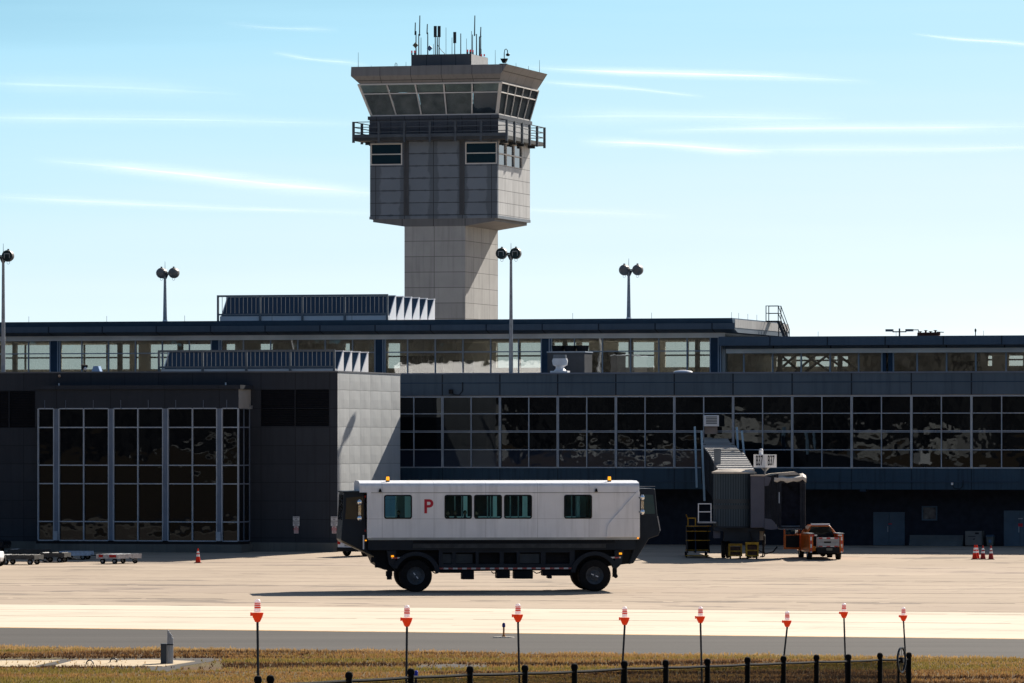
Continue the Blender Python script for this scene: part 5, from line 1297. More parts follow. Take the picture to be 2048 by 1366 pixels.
# telescoping tunnel: three sections, widening toward the cab
tun = [(396.0, 385.5, 1426.5, 1437, 869, 889.5, .80), (387.0, 376.0, 1434, 1455.5, 887, 911, 1.02), (378.0, 365.0, 1453, 1473, 905.5, 940, 1.10)]
for Ya, Yb, pa, pb, ya, yb, hw in tun:
    xa_, xb_ = BX(pa, Ya), BX(pb, Yb); za_, zb_ = jz(ya, Ya), jz(yb, Yb); h = 2.75
    vs = []
    for Yv, x, z in ((Yb, xb_, zb_), (Ya, xa_, za_)):
        vs += [(x-hw, BY(Yv), z-h), (x+hw, BY(Yv), z-h), (x+hw, BY(Yv), z-.12), (x-hw, BY(Yv), z-.12)]
    tm_ = MB().add(vs, [(0,1,2,3),(7,6,5,4),(0,4,5,1),(1,5,6,2),(2,6,7,3),(3,7,4,0)])
    for k in range(9):
        f_ = k/8; x = xa_+(xb_-xa_)*f_; z = za_+(zb_-za_)*f_; Yv = Ya+(Yb-Ya)*f_
        tm_.box(x-hw-.05, x-hw+.05, BY(Yv)-.05, BY(Yv)+.05, z-h+.02, z-.14)
    tn = tm_.build('tunnel', m_jdark, bridge)
    vs = []
    for Yv, x, z in ((Yb, xb_, zb_), (Ya, xa_, za_)):
        vs += [(x-hw-.05, BY(Yv), z-.118), (x+hw+.05, BY(Yv), z-.118), (x+hw+.05, BY(Yv), z), (x-hw-.05, BY(Yv), z)]
    MB().add(vs, [(0,1,2,3),(7,6,5,4),(0,4,5,1),(1,5,6,2),(2,6,7,3),(3,7,4,0)]).build('tunnel_roof', m_jroof, tn)
    rb = MB(); nr = 8
    for k in range(nr+1):
        f_ = k/nr; x = xa_+(xb_-xa_)*f_; z = za_+(zb_-za_)*f_; Yv = Ya+(Yb-Ya)*f_
        rb.bar((x-hw-.06, BY(Yv), z+.03), (x+hw+.06, BY(Yv), z+.03), .08, .06)
    rb.build('roof_ribs', m_jroof, tn)
MB().box(BX(1380,396.5), BX(1455,396.5), BY(396.2), BY(398), jz(962,396), jz(868,396)).build('rotunda', m_jdark, bridge)
# round cab head
cx_, r_ = BX(1468), 1.32
cz0, cz1 = jz(1052), jz(947)
prof = [(r_, cz0), (r_, cz1)]
MB().lathe(prof, (cx_, 0, 0), 40).build('cab_drum', m_jgrey, bridge, smooth=True)
for za_, zb_ in ((jz(1006), jz(998)), (jz(1018), jz(1010))): MB().lathe([(r_+.02, za_), (r_+.02, zb_)], (cx_, 0, 0), 40).build('drum_band', M('band_dark', (.055,.065,.075), .5), bridge, smooth=True)
MB().lathe([(r_+.10, cz1), (r_+.10, cz1+.10), (r_*.8, cz1+.24), (.1, cz1+.28)], (cx_, 0, 0), 36).build('cab_roof', m_jtop, bridge, smooth=True)
MB().lathe([(r_+.06, cz0-.12), (r_+.06, cz0)], (cx_, 0, 0), 36).build('cab_floor', m_jdark, bridge)
MB().box(BX(1499.5), BX(1527), -1.45, .4, jz(1055), jz(952)).build('cab_column', m_jcol, bridge, bevel=.04)
MB().box(BX(1499), BX(1528), -1.5, .45, jz(952), jz(949)).build('column_cap', m_jtop, bridge)
# canopy: ribs of dark bellows, bent frame, cream folded hood
m_bel = M('bellows_black', (.022,.025,.034), .75, 0, .35, 2)
nb = 6
for k in range(nb):
    f0 = k/nb; f1 = (k+.8)/nb
    xa_ = BX(1527) + (BX(1556)-BX(1527))*f0; xb_ = BX(1527) + (BX(1556)-BX(1527))*f1
    MB().wall(-1.35, 1.3, jz(1056), jz(953-6*f0), xa_, xb_, [(-1.15, 1.1, jz(1050), jz(962))], axis='x').build('bellows', m_bel, bridge)
MB().prism([(BX(1527), jz(972)), (BX(1535), jz(971)), (BX(1541), jz(955)), (BX(1527), jz(951))], 'y', -1.46, -1.36).build('bellows_cheek', m_jcol, bridge)
MB().prism([(BX(1527), jz(1036)), (BX(1541), jz(1038)), (BX(1547), jz(1044)), (BX(1555), jz(1057)), (BX(1540), jz(1059)), (BX(1527), jz(1057))], 'y', -1.46, -1.36).build('bellows_cheek', m_jcol, bridge)
MB().wall(BX(1556), BX(1607), jz(1057), jz(957), -1.30, -1.12, [(BX(1561), BX(1598), jz(1052), jz(966))]).build('canopy_frame', m_bel, bridge)
MB().box(BX(1556), BX(1603), -.15, -.05, jz(1054), jz(960)).build('canopy_curtain', M('curtain_navy', (.016,.020,.036), .7, 0, .5, 3), bridge)
MB().box(BX(1603), BX(1609), -1.35, 1.2, jz(1056), jz(965)).build('canopy_side', m_bel, bridge, bevel=.05)
MB().box(BX(1556), BX(1602), -1.28, 1.2, jz(1058), jz(1051.5)).build('canopy_sill', m_alu, bridge)
hd = MB(); n = 10; rnd = random.Random(2); top = []
for k in range(n+1):
    f_ = k/n; x = BX(1546)+(BX(1610)-BX(1546))*f_; top.append((x, jz(952 + 3.5*math.sin(f_*3.1)+rnd.uniform(-.8,.8) + (6 if k == n else 0) - 3*f_)))
vs = []; fs = []
for k, (x, z) in enumerate(top):
    vs += [(x, -1.40, z-.30-.05*math.sin(k*1.9)), (x+.02, -1.36, z-.06), (x+.03, -.9, z+.03), (x+.05, 0, z+.14), (x+.02, .9, z+.02), (x, 1.25, z-.35)]
for k in range(n):
    for i in range(5): fs.append((k*6+i, k*6+i+1, (k+1)*6+i+1, (k+1)*6+i))
ho = MB().add(vs, fs).build('canopy_hood', M('hood_cream', (.55,.52,.48), .75, 0, .2, 3), bridge, smooth=True)
so = ho.modifiers.new('thick', 'SOLIDIFY'); so.thickness = .05
MB().prism([(BX(1528), jz(951)), (BX(1552), jz(952)), (BX(1600), jz(949)), (BX(1588), jz(943)), (BX(1540), jz(947))], 'y', -.9, .9).build('hood_top', m_jtop, bridge)
MB().box(BX(1555.5), BX(1557.5), -1.36, -1.31, jz(1006), jz(984)).build('canopy_handle', m_alu, bridge)
# underside: lift columns, bogie, wheels, cables
MB().box(BX(1427), BX(1440), -.6, .6, jz(1076), jz(1055)).build('lift_column', m_jcol, bridge)
MB().box(BX(1517), BX(1526), -.5, .5, jz(1080), jz(1057)).build('lift_column', M('lift_cream', (.40,.33,.26), .6), bridge)
MB().box(BX(1447), BX(1518), -.9, .7, jz(1082), jz(1062)).box(BX(1427), BX(1528), -1.0, .9, jz(1062), cz0-.12).build('bogie_frame', m_jdark, bridge)
for px in (1447, 1456): wheel(bridge, (BX(px), .2, _jg+.56), .55, .26, 'x', .5, m_jdark)
for px in (1500, 1509): wheel(bridge, (BX(px), .3, _jg+.56), .55, .26, 'x', .5, m_jdark)
MB().path([(BX(1498), -1.0, jz(1063)), (BX(1504), -1.1, jz(1085)), (BX(1515), -1.1, jz(1100)), (BX(1530), -1.1, jz(1107)), (BX(1545), -1.0, jz(1103)), (BX(1553), -.9, jz(1093))], .045).build('cable', m_black, bridge)
for px, y0, y1, Yd, lean in ((1391,853,975,378,1.5), (1405.5,861,1002,374,2.5), (1474.5,854,906,384,1.0), (1485.5,861,910,381,2.0)):
    MB().bar((BX(px-lean, Yd), BY(Yd), jz(y0, Yd)), (BX(px+lean+1, Yd), BY(Yd), jz(y1, Yd)), .13, .2).build('guide_post', M('guide_blue', (.20,.33,.47), .45, 0, .1), bridge)
MB().box(BX(1428,370), BX(1441,370), BY(370), BY(369.4), jz(940,370), jz(898,370)).build('ladder_cage', m_scr, bridge)
ac = MB().box(BX(1407,392), BX(1437,392), BY(391), BY(393), jz(853,392), jz(830.5,392)).build('air_unit', m_white, bridge, bevel=.04)
lv = MB()
for k in range(5): z = jz(833+3.2*k, 392); lv.box(BX(1411,392), BX(1433,392), BY(391)-.03, BY(391)-.002, z-.07, z)
lv.build('air_unit_grille', m_scr, ac)
MB().box(BX(1409.5,392), BX(1434,392), BY(391.2), BY(392.8), jz(868,392), jz(853.5,392)).build('air_unit_base', M('unit_base_brown', (.22,.18,.16), .7, 0, .3), bridge)
# service landing with white railing
gx0, gx1 = BX(1395), BX(1422)
MB().box(gx0, gx1+.3, -.9, .3, jz(1046), jz(1043)).build('landing', m_galv, bridge)
rl = MB()
for x in (gx0+.03, gx1-.03): rl.box(x-.03, x+.03, -.9, -.84, jz(1043), jz(1007))
for y in (1007, 1023): rl.box(gx0, gx1, -.89, -.85, jz(y)-.04, jz(y)+.02)
rl.build('landing_rail', m_white, bridge)
# ground stair to the landing, on casters
gz = apron_z(jx(1395), 366)
stair = thing('boarding_stair', 'black wheeled stair with yellow edged treads beside the boarding bridge', 'stair', (jx(1392, 366), 366, gz))
sx = lambda px: (px-1392)/F*366
sz = lambda py: jz(py, 366)-gz
for k, y in enumerate((1051, 1061, 1079, 1098, 1109)):
    f_ = k/4
    tr = MB().box(sx(1372-4*f_)+.0, sx(1421-6*f_), -1.2-.35*k, -.5-.35*k+.2, sz(y)-.05, sz(y)).build('tread', m_black, stair)
    MB().box(sx(1372-4*f_), sx(1421-6*f_), -1.22-.35*k, -1.202-.35*k, sz(y)-.05, sz(y)).build('tread_edge', m_yellow, tr)
MB().prism([(-2.7, .3), (-1.0, sz(1051)), (.6, sz(1051)), (.6, .3)], 'x', sx(1372), sx(1374)).build('side_frame', m_black, stair)
MB().prism([(-2.7, .3), (-1.0, sz(1051)), (.6, sz(1051)), (.6, .3)], 'x', sx(1388), sx(1390)).build('side_frame', M('stair_blue', (.02,.03,.05), .6), stair)
MB().prism([(-2.7, .3), (-1.0, sz(1051)), (.6, sz(1051)), (.6, .3)], 'x', sx(1415), sx(1417)).build('side_frame', m_black, stair)
MB().box(sx(1374), sx(1415), .4, .6, .35, sz(1055)).build('rear_panel', m_black, stair)
rl = MB()
for a in (1375, 1390): rl.box(sx(a)-.035, sx(a)+.035, -1.0, -.93, sz(1051), sz(1035))
rl.box(sx(1375)+.035, sx(1390)-.035, -.99, -.94, sz(1036)-.03, sz(1036)+.04); rl.bar((sx(1375), -.97, sz(1036)), (sx(1371), -1.5, sz(1029)), .05); rl.build('handrail', m_yellow, stair)
for a in (1371, 1411):
    for y in (-2.2, .2): wheel(stair, (sx(a), y, .17), .17, .09, 'x', .5, m_galv)
# gate sign cube with a beacon, held on a post on the cab roof
sc_ = 363.6/F
sp0 = (jx(1530), JY-.2, jz(948)-.05)
gsign = thing('gate_sign', 'white two sided gate sign reading B37 on a post above the bridge cab', 'sign', sp0, R(-2))
zb_, zt_ = jz(935)-sp0[2], jz(909)-sp0[2]; hw = 23*sc_
a_, b_ = (-hw, .35), (hw, .35); f_ = (0, -.45)
MB().prism([a_, f_, b_, (0, 1.0)], 'z', zb_, zt_).build('sign_box', M('sign_box_white', (.86,.86,.86), .4, 0, .03), gsign)
for s_, (p_, q_) in ((-1, (a_, f_)), (1, (f_, b_))):
    dx, dy = q_[0]-p_[0], q_[1]-p_[1]; ang = math.atan2(dy, dx); nx_, ny_ = dy, -dx; l_ = math.hypot(nx_, ny_)
    mid = ((p_[0]+q_[0])/2 + nx_/l_*.012, (p_[1]+q_[1])/2 + ny_/l_*.012, (zb_+zt_)/2)
    text_mesh('B37', .90, m_black, 'lettering', gsign, mid, (R(90), 0, ang), bold=.010, sx=.46)
MB().tube((0,.1,0), (0,.1,zb_-.25), .06).lathe([(.06,zb_-.25),(.30,zb_)], (0,.1,0), 12).build('post', m_galv, gsign)
MB().tube((-.26,.25,zt_), (-.26,.25,zt_+.18), .13, n=12).ball((-.26,.25,zt_+.24), .14).build('beacon', m_white, gsign, smooth=True)

# yellow baggage belt gear under the bridge, and the worker beside it
def crate_cart(px0, px1, ytop, Y, mat, label):
    gz = apron_z(jx(px0), Y); x0, x1 = 0, (px1-px0)/F*Y
    t = thing('tool_cart', label, 'cart', (jx(px0, Y), Y, gz)); h = jz(ytop, Y)-gz
    fr = MB()
    for x in (x0+.05, x1-.05):
        for y in (-.4, .4): fr.box(x-.05, x+.05, y-.05, y+.05, .18, h)
    for z in (.22, h*.55, h-.05):
        fr.box(x0+.1, x1-.1, -.44, -.36, z-.04, z+.04); fr.box(x0+.1, x1-.1, .36, .44, z-.04, z+.04)
    fr.build('frame', mat, t)
    MB().box(x0+.10, x1-.10, -.34, .34, .27, h*.85).build('bin', M('bin_brown', (.07,.04,.03), .7, 0, .4, 3), t)
    MB().box(x0, x1, -.46, .46, h, h+.05).build('top', mat, t)
    for x in (x0+.12, x1-.12):
        for y in (-.38, .38): wheel(t, (x, y, .12), .12, .07, 'x', .5, m_galv)
m_oldyel = M('worn_yellow', (.36,.20,.03), .6, 0, .45, 4)
crate_cart(1491, 1517, 1086, 361.5, m_yellow, 'yellow framed tool cart under the bridge, nearest the worker')
crate_cart(1457, 1484, 1089, 362.0, m_oldyel, 'worn yellow frame cart under the bridge near its left wheel')
wx_, wy_ = jx(1527.5, 364.5), 364.5
person('person', 'worker in dark clothes standing beside the boarding bridge cart', (wx_, wy_, apron_z(wx_, wy_)), R(70), m_cl1, arm=(.15,.25))

# ------------------------------------------------------------------ orange pickup
tx_, ty_, tz_ = on_apron(1651, 1119.5)
truck = thing('pickup_truck', 'orange pickup truck seen from behind with its door open and striped tailgate', 'pickup truck', (tx_, ty_, tz_), R(5.0))
sc = F/ty_
T = lambda px: (px-1658)/sc
TZ = lambda py: (1119.5-py)/sc
m_or = M('orange_paint', (.52,.10,.008), .35, 0, .2, 1.5); m_or.node_tree.nodes['Principled BSDF'].inputs['Coat Weight'].default_value = .4
m_tapeX = stripes('truck_tape_h', (.62,.62,.62), (.42,.03,.03), 'X', .50, .05); m_tapeZ = stripes('truck_tape_v', (.62,.62,.62), (.42,.03,.03), 'Z', .46, .1)
xl, xr = T(1625.5), T(1694)
bedz0, bedz1 = TZ(1104), TZ(1067)
MB().box(xl, xl+.24, 0, 2.5, bedz0, bedz1).build('bed_side', m_or, truck, bevel=.05); MB().box(xr-.24, xr, 0, 2.5, bedz0, bedz1).build('bed_side', m_or, truck, bevel=.05)
MB().box(xl+.24, xr-.24, .1, 2.5, bedz0+.15, bedz0+.3).build('bed_floor', m_black, truck)
for a_, b_ in ((xl-.05, xl+.30), (xr-.30, xr+.05)): MB().box(a_, b_, -.02, 2.5, bedz1, bedz1+.05).build('rail_cap', m_galv, truck)
tg0, tg1 = T(1640), T(1686)
tgt = MB().box(tg0, tg1, -.02, .08, TZ(1093), TZ(1074)).build('tailgate', M('tailgate_silver', (.28,.29,.32), .4, .2, .15, 3), truck, bevel=.02)
MB().box(tg0+.1, tg1-.08, -.06, -.021, TZ(1081.5), TZ(1077.5)).box(tg0+.1, tg1-.08, -.06, -.021, TZ(1090.5), TZ(1085.5)).build('tailgate_ribs', m_galv, tgt)
MB().box(T(1655), T(1669), -.035, -.021, TZ(1085.2), TZ(1082)).build('tailgate_handle', m_black, tgt)
for y0, y1 in ((1077, 1074.2), (1092.8, 1090.8)): MB().box(tg0+.1, tg1-.1, -.075, -.061, TZ(y0), TZ(y1)).build('reflective_strip', m_tapeX, tgt)
for x in (xl+.06, xr-.16): MB().box(x, x+.10, -.016, -.004, TZ(1104.5), TZ(1068)).build('reflective_strip', m_tapeZ, truck)
for a, b in ((1630,1641),(1681,1692)): MB().box(T(a), T(b), -.04, -.005, TZ(1071), TZ(1068.3)).build('reflective_strip', m_tapeX, truck)
for a, b in ((1632.5,1638),(1685,1690)): MB().box(T(a), T(b), -.03, -.005, TZ(1101), TZ(1091.5)).build('tail_lamp', M('lamp_orange', (.45,.14,.02), .3), truck)
MB().box(T(1640), T(1686), -.18, .1, TZ(1106), TZ(1094)).build('bumper', m_black, truck, bevel=.03)
MB().box(T(1659), T(1671), -.20, -.182, TZ(1100), TZ(1095)).build('licence_plate', M('plate', (.16,.16,.14), .5), truck)
# cab
cabz = TZ(1050.5)
cxm = (xl+xr)/2
cp = [(xl+.06, bedz0), (xr-.06, bedz0), (xr-.08, bedz1+.02), (cxm+21/sc, cabz-.1), (cxm+18/sc, cabz), (cxm-18/sc, cabz), (cxm-21/sc, cabz-.1), (xl+.08, bedz1+.02)]
MB().prism(cp, 'y', 2.55, 4.7).build('cab', m_or, truck, bevel=.06)
MB().prism([(cxm-26/sc, TZ(1069)), (cxm+26/sc, TZ(1069)), (cxm+19.5/sc, TZ(1053.6)), (cxm-19.5/sc, TZ(1053.6))], 'y', 2.53, 2.549).build('rear_window', m_lglass_d, truck)
MB().box(xl+.04, xr-.04, 4.7, 6.2, bedz0, TZ(1070)).build('bonnet', m_or, truck, bevel=.1)
MB().box(cxm-19/sc, cxm+19/sc, 2.58, 2.80, cabz+.005, cabz+.10).build('light_bar', m_white, truck)
MB().box(xl+.24, xr-.24, 2.50, 2.525, bedz0, TZ(1069)).build('headboard', m_black, truck)
for x in (xl+.16, xr-.16):
    for y in (1.15, 4.95): wheel(truck, (x, y, .41), .41, .28, 'x', .55, m_galv)
MB().box(xl+.4, xr-.4, .2, 5.9, .42, bedz0).build('underbody', m_black, truck); MB().tube((xl+.2, 1.15, .41), (xr-.2, 1.15, .41), .09).ball((0, 1.15, .40), .2).build('axle', m_black, truck)
# open driver's door, hinged at the front of the cab
dz0, dz1, dzw = TZ(1100), TZ(1072), TZ(1055)
dr = MB().wall(xl-1.02, xl+.02, dz0, dzw, 4.52, 4.60, [(xl-.92, xl-.06, dz1+.05, dzw-.07)]).build('door', m_or, truck)
MB().box(xl-.88, xl-.02, 4.49, 4.518, dz0+.12, dz1-.02).build('door_trim', m_black, dr)
MB().box(xl-.91, xl-.07, 4.55, 4.56, dz1+.06, dzw-.08).build('door_glass', m_lglass, dr)
MB().box(xl-.30, xl-.12, 4.40, 4.50, dz1+.08, dz1+.33).build('door_mirror', m_chrome, dr)

# ------------------------------------------------------------------ dollies, tug, cars at the left
def dolly(px0, px1, pyg, L, label, deck, rollers=True, ang=-15, side=None, h=.62):
    x, y, z = on_apron((px0+px1)/2, pyg)
    t = thing('baggage_dolly', label, 'dolly', (x, y, z), R(ang), 'flat dollies on the apron')
    l = (px1-px0)/F*y
    MB().wall(-l/2, l/2, h-.28, h, -L/2, -L/2+.08).build('side_rail', side or deck, t); MB().wall(-l/2, l/2, h-.28, h, L/2-.08, L/2).build('side_rail', side or deck, t)
    MB().box(-l/2, -l/2+.08, -L/2+.08, L/2-.08, h-.28, h).build('end_rail', side or deck, t); MB().box(l/2-.08, l/2, -L/2+.08, L/2-.08, h-.28, h).build('end_rail', side or deck, t)
    MB().box(-l/2+.08, l/2-.08, -L/2+.08, L/2-.08, h-.26, h-.14).build('deck', m_black, t)
    n = max(3, int(l/.42))
    for k in range(n):
        xx = -l/2+.2 + (l-.4)*k/(n-1); MB().tube((xx, -L/2+.1, h-.03), (xx, L/2-.1, h-.03), .06, n=8).build('roller', M('roller_pale', (.5,.5,.5), .4, 0, .3, 4) if rollers and k == 0 else t.children[-1].data.materials[0], t) if rollers else MB().tube((xx, -L/2+.1, h-.05), (xx, L/2-.1, h-.05), .05, n=8).build('roller', m_galv, t)
    for sx_ in (-1, 1):
        for sy in (-1, 1): wheel(t, (sx_*(l/2-.35), sy*(L/2-.22), .18), .18, .12, 'y', .5, m_galv)
    MB().bar((l/2, 0, h-.25), (l/2+.6, 0, .22), .06).build('drawbar', m_steel_dark, t); return t
m_ddk = M('dolly_grey', (.06,.06,.06), .6, .2, .3, 3)
m_dwh = M('dolly_white', (.46,.44,.44), .5, 0, .35, 5); 
dolly(6, 80, 1129.5, 1.7, 'black flat dolly with white rollers at the far left, nearest one', m_ddk)
dolly(84, 136, 1125, 1.7, 'black flat dolly with white rollers coupled before the pale blue dolly', m_ddk, ang=-10)
dolly(22, 96, 1117.5, 1.7, 'black flat dolly with white rollers in the shade behind the nearest one', m_ddk, ang=-15)
d4 = dolly(124, 182, 1119, 1.9, 'pale blue dolly standing in the shade of the dark block', M('dolly_blue', (.42,.50,.62), .5, 0, .3, 5), False, ang=-8, h=.55)
d5 = dolly(212, 264, 1127.5, 2.6, 'white and red dolly standing alone in the sun before the glazed bay', m_dwh, False, ang=-32, h=.62)
for a, b in ((-.62,-.30),(.20,.72)): MB().box(a, b, -1.315, -1.302, .42, .58).build('red_patch', m_red, d5)
ux, uy, uz = on_apron(-8, 1133)
tug = thing('baggage_tug', 'white baggage tug cut off at the left edge of the view', 'tug', (ux, uy, uz), R(-12))
MB().prism([(-2.2,.3),(.3,.3),(.38,.55),(.30,.92),(-.6,.98),(-.75,1.0),(-2.2,1.0)], 'y', -.65, .65).build('body', m_white, tug, bevel=.05)
for x in (.02, -1.7):
    for y in (-.6, .6): wheel(tug, (x, y, .42), .42, .24, 'y', .62, m_white, face=-1 if y < 0 else 1)
MB().box(-1.6,-1.0,-.5,.5,1.0,1.35).build('seat', m_black, tug); MB().path([(-.55,0,.98),(-.75,0,1.25)], .03).lathe([(.16,0),(.18,.03),(.16,.06)], (-.75,0,1.24), 14).build('steering_wheel', m_black, tug)

def car(name, label, x, y, z, ang, body, L=4.6, W_=1.85, H_=1.65, cat='car', van=False):
    t = thing(name, label, cat, (x, y, z), ang)
    if van: pr = [(-L/2,.35),(L/2-.1,.35),(L/2,.6),(L/2,.95),(L/2-.9,1.15),(L/2-1.6,H_-.05),(L/2-1.9,H_),(-L/2+.35,H_),(-L/2+.08,1.1),(-L/2,.8)]
    else: pr = [(-L/2,.35),(L/2-.1,.35),(L/2,.6),(L/2-.05,.85),(L/2-1.1,1.0),(L/2-1.9,H_-.05),(L/2-2.2,H_),(-L/2+.6,H_-.03),(-L/2+.12,1.05),(-L/2,.8)]
    MB().prism(pr, 'y', -W_/2, W_/2).build('body', body, t, bevel=.07)
    for s_ in (-1, 1):
        MB().prism([(-L/2+.45,1.05),(L/2-1.35,1.05),(L/2-1.95,H_-.12),(-L/2+.62,H_-.12)], 'y', s_*(W_/2+.002), s_*(W_/2+.014)).build('side_windows', m_lglass_d, t)
        MB().box(-L/2-.015, -L/2+.14, s_*(W_/2-.02), s_*(W_/2-.24), .78, 1.12).build('tail_lamp', m_red, t)
        for xx in (-L/2+.85, L/2-.85): wheel(t, (xx, s_*(W_/2-.1), .35), .35, .22, 'y', .6, m_galv, face=s_)
    MB().prism([(-L/2+.10,1.13),(-L/2+.33,H_-.1),(-L/2+.31,H_-.1),(-L/2+.08,1.13)], 'y', -W_/2+.12, W_/2-.12).build('rear_window', m_lglass_d, t)
    MB().box(-L/2-.08, -L/2+.05, -W_/2, W_/2, .32, .58).build('bumper', m_black, t, bevel=.03); MB().box(-L/2-.022, -L/2-.002, -.26, .26, .66, .78).build('licence_plate', M('plate', (.3,.3,.3), .5), t)
    return t
x, y, z = on_apron(712, 1110.5)
car('suv', 'white car seen from behind, half hidden by the left driver cab', x+.95, y+.6, z, R(52), m_white, H_=1.95, L=4.7, W_=1.75, van=True)
x, y, z = on_apron(-30, 1107)
car('parked_car', 'black car parked in the shade at the left edge by the dark block', x-.9, y+2.2, z, R(-12), M('black_gloss', (.012,.015,.02), .2), L=4.6, H_=1.6)

# ------------------------------------------------------------------ traffic cones
m_cone = M('cone_orange_red', (.72,.035,.012), .5, 0, .1, 3); m_coned = M('cone_faded', (.33,.03,.025), .6, 0, .2, 3); m_ref = M('cone_collar', (.85,.85,.86), .4, 0, .05)
def cone(px, pyg, hpx, mat, label):
    x, y, z = on_apron(px, pyg); h = hpx/F*y
    t = thing('traffic_cone', label, 'traffic cone', (x, y, z), R(-10), 'traffic cones')
    MB().box(-.22,.22,-.22,.22,0,.05).build('base', m_black, t, bevel=.015)
    rr_ = lambda f: .17 - .135*f
    for f0, f1, mm, nm in ((.0,.42,mat,'cone'), (.42,.57,m_ref,'collar'), (.57,.66,mat,'cone'), (.66,.80,m_ref,'collar'), (.80,1,mat,'cone')):
        MB().lathe([(rr_(f0), .05+(h-.05)*f0), (rr_(f1), .05+(h-.05)*f1)], (0,0,0), 16).build(nm, mm, t, smooth=True)
cone(396, 1126.5, 30, m_cone, 'orange cone standing alone left of the white transporter')
cone(1949.5, 1117.5, 29, m_cone, 'bright red cone of the group at right, leftmost of the four')
cone(1954, 1117, 28.5, m_cone, 'bright red cone close behind the leftmost of the group at right')
cone(1966, 1117.5, 28, m_coned, 'dull red cone third from the left in the group at right')
cone(1982, 1117.8, 28, m_coned, 'dull red cone standing rightmost, before the bin')

# ------------------------------------------------------------------ things along the dark ground floor wall
def wall_thing(px0, px1, ytop, v):
    ua, wa = BF.at(px0, ytop, v); ub = BF.u(px1, v); X, Y, _ = BF.world((ua+ub)/2, v, 0)
    return BF.world((ua+ub)/2, v, .5), ub-ua, wa-.5
loc, w, h = wall_thing(1820, 1927, 1070, VR-.9)
t = thing('concrete_barrier', 'long low grey barrier under the small window', 'barrier', loc, -TH)
MB().prism([(-.35,0),(.35,0),(.30,.15),(.12,h*.55),(.10,h),(-.10,h),(-.12,h*.55),(-.30,.15)], 'x', -w/2, w/2).build('barrier_block', M('barrier_grey', (.10,.12,.13), .8, 0, .2), t)
loc, w, h = wall_thing(1933, 1966, 1062, VR-1.0)
t = thing('cardboard_crate', 'tall pale crate with dark marks standing left of the bin', 'crate', loc, -TH)
MB().box(-w/2, w/2, -.5, .5, .08, h).build('box', M('crate_pale', (.17,.17,.165), .8, 0, .15, 2), t, bevel=.01); MB().box(-w/2+.05, w/2-.05, -.5, .5, 0, .078).build('pallet', m_brown, t)
MB().box(-w*.32, w*.12, -.507, -.502, h*.64, h*.68).box(w*.10, w*.33, -.507, -.502, h*.80, h*.92).build('printed_marks', m_black, t)
MB().prism([(-w*.02, h*.5), (w*.08, h*.54), (w*.08, h*.44), (-w*.04, h*.45)], 'y', -.507, -.502).build('printed_arrow', m_black, t)
loc, w, h = wall_thing(1974, 1988, 1071, VR-.9)
t = thing('wheeled_bin', 'slim grey bin with a blue lid between the crate and the right hand doors', 'bin', loc, -TH)
MB().add([(-w*.42,-.22,.06),(w*.42,-.22,.06),(w*.42,.22,.06),(-w*.42,.22,.06),(-w*.5,-.28,h-.1),(w*.5,-.28,h-.1),(w*.5,.28,h-.1),(-w*.5,.28,h-.1)], FS).build('body', M('bin_grey', (.14,.16,.15), .6), t)
MB().prism([(-.32,h-.1),(.30,h-.1),(.30,h-.02),(-.1,h+.05),(-.32,h-.03)], 'x', -w*.55, w*.55).build('lid', m_door, t)
for x in (-w*.4, w*.4): wheel(t, (x, .26, .1), .1, .05, 'x', .5, m_black)
MB().box(-w*.15, w*.2, -.262, -.235, h*.35, h*.6).build('label_patch', M('label_blue', (.1,.2,.4), .5), t)
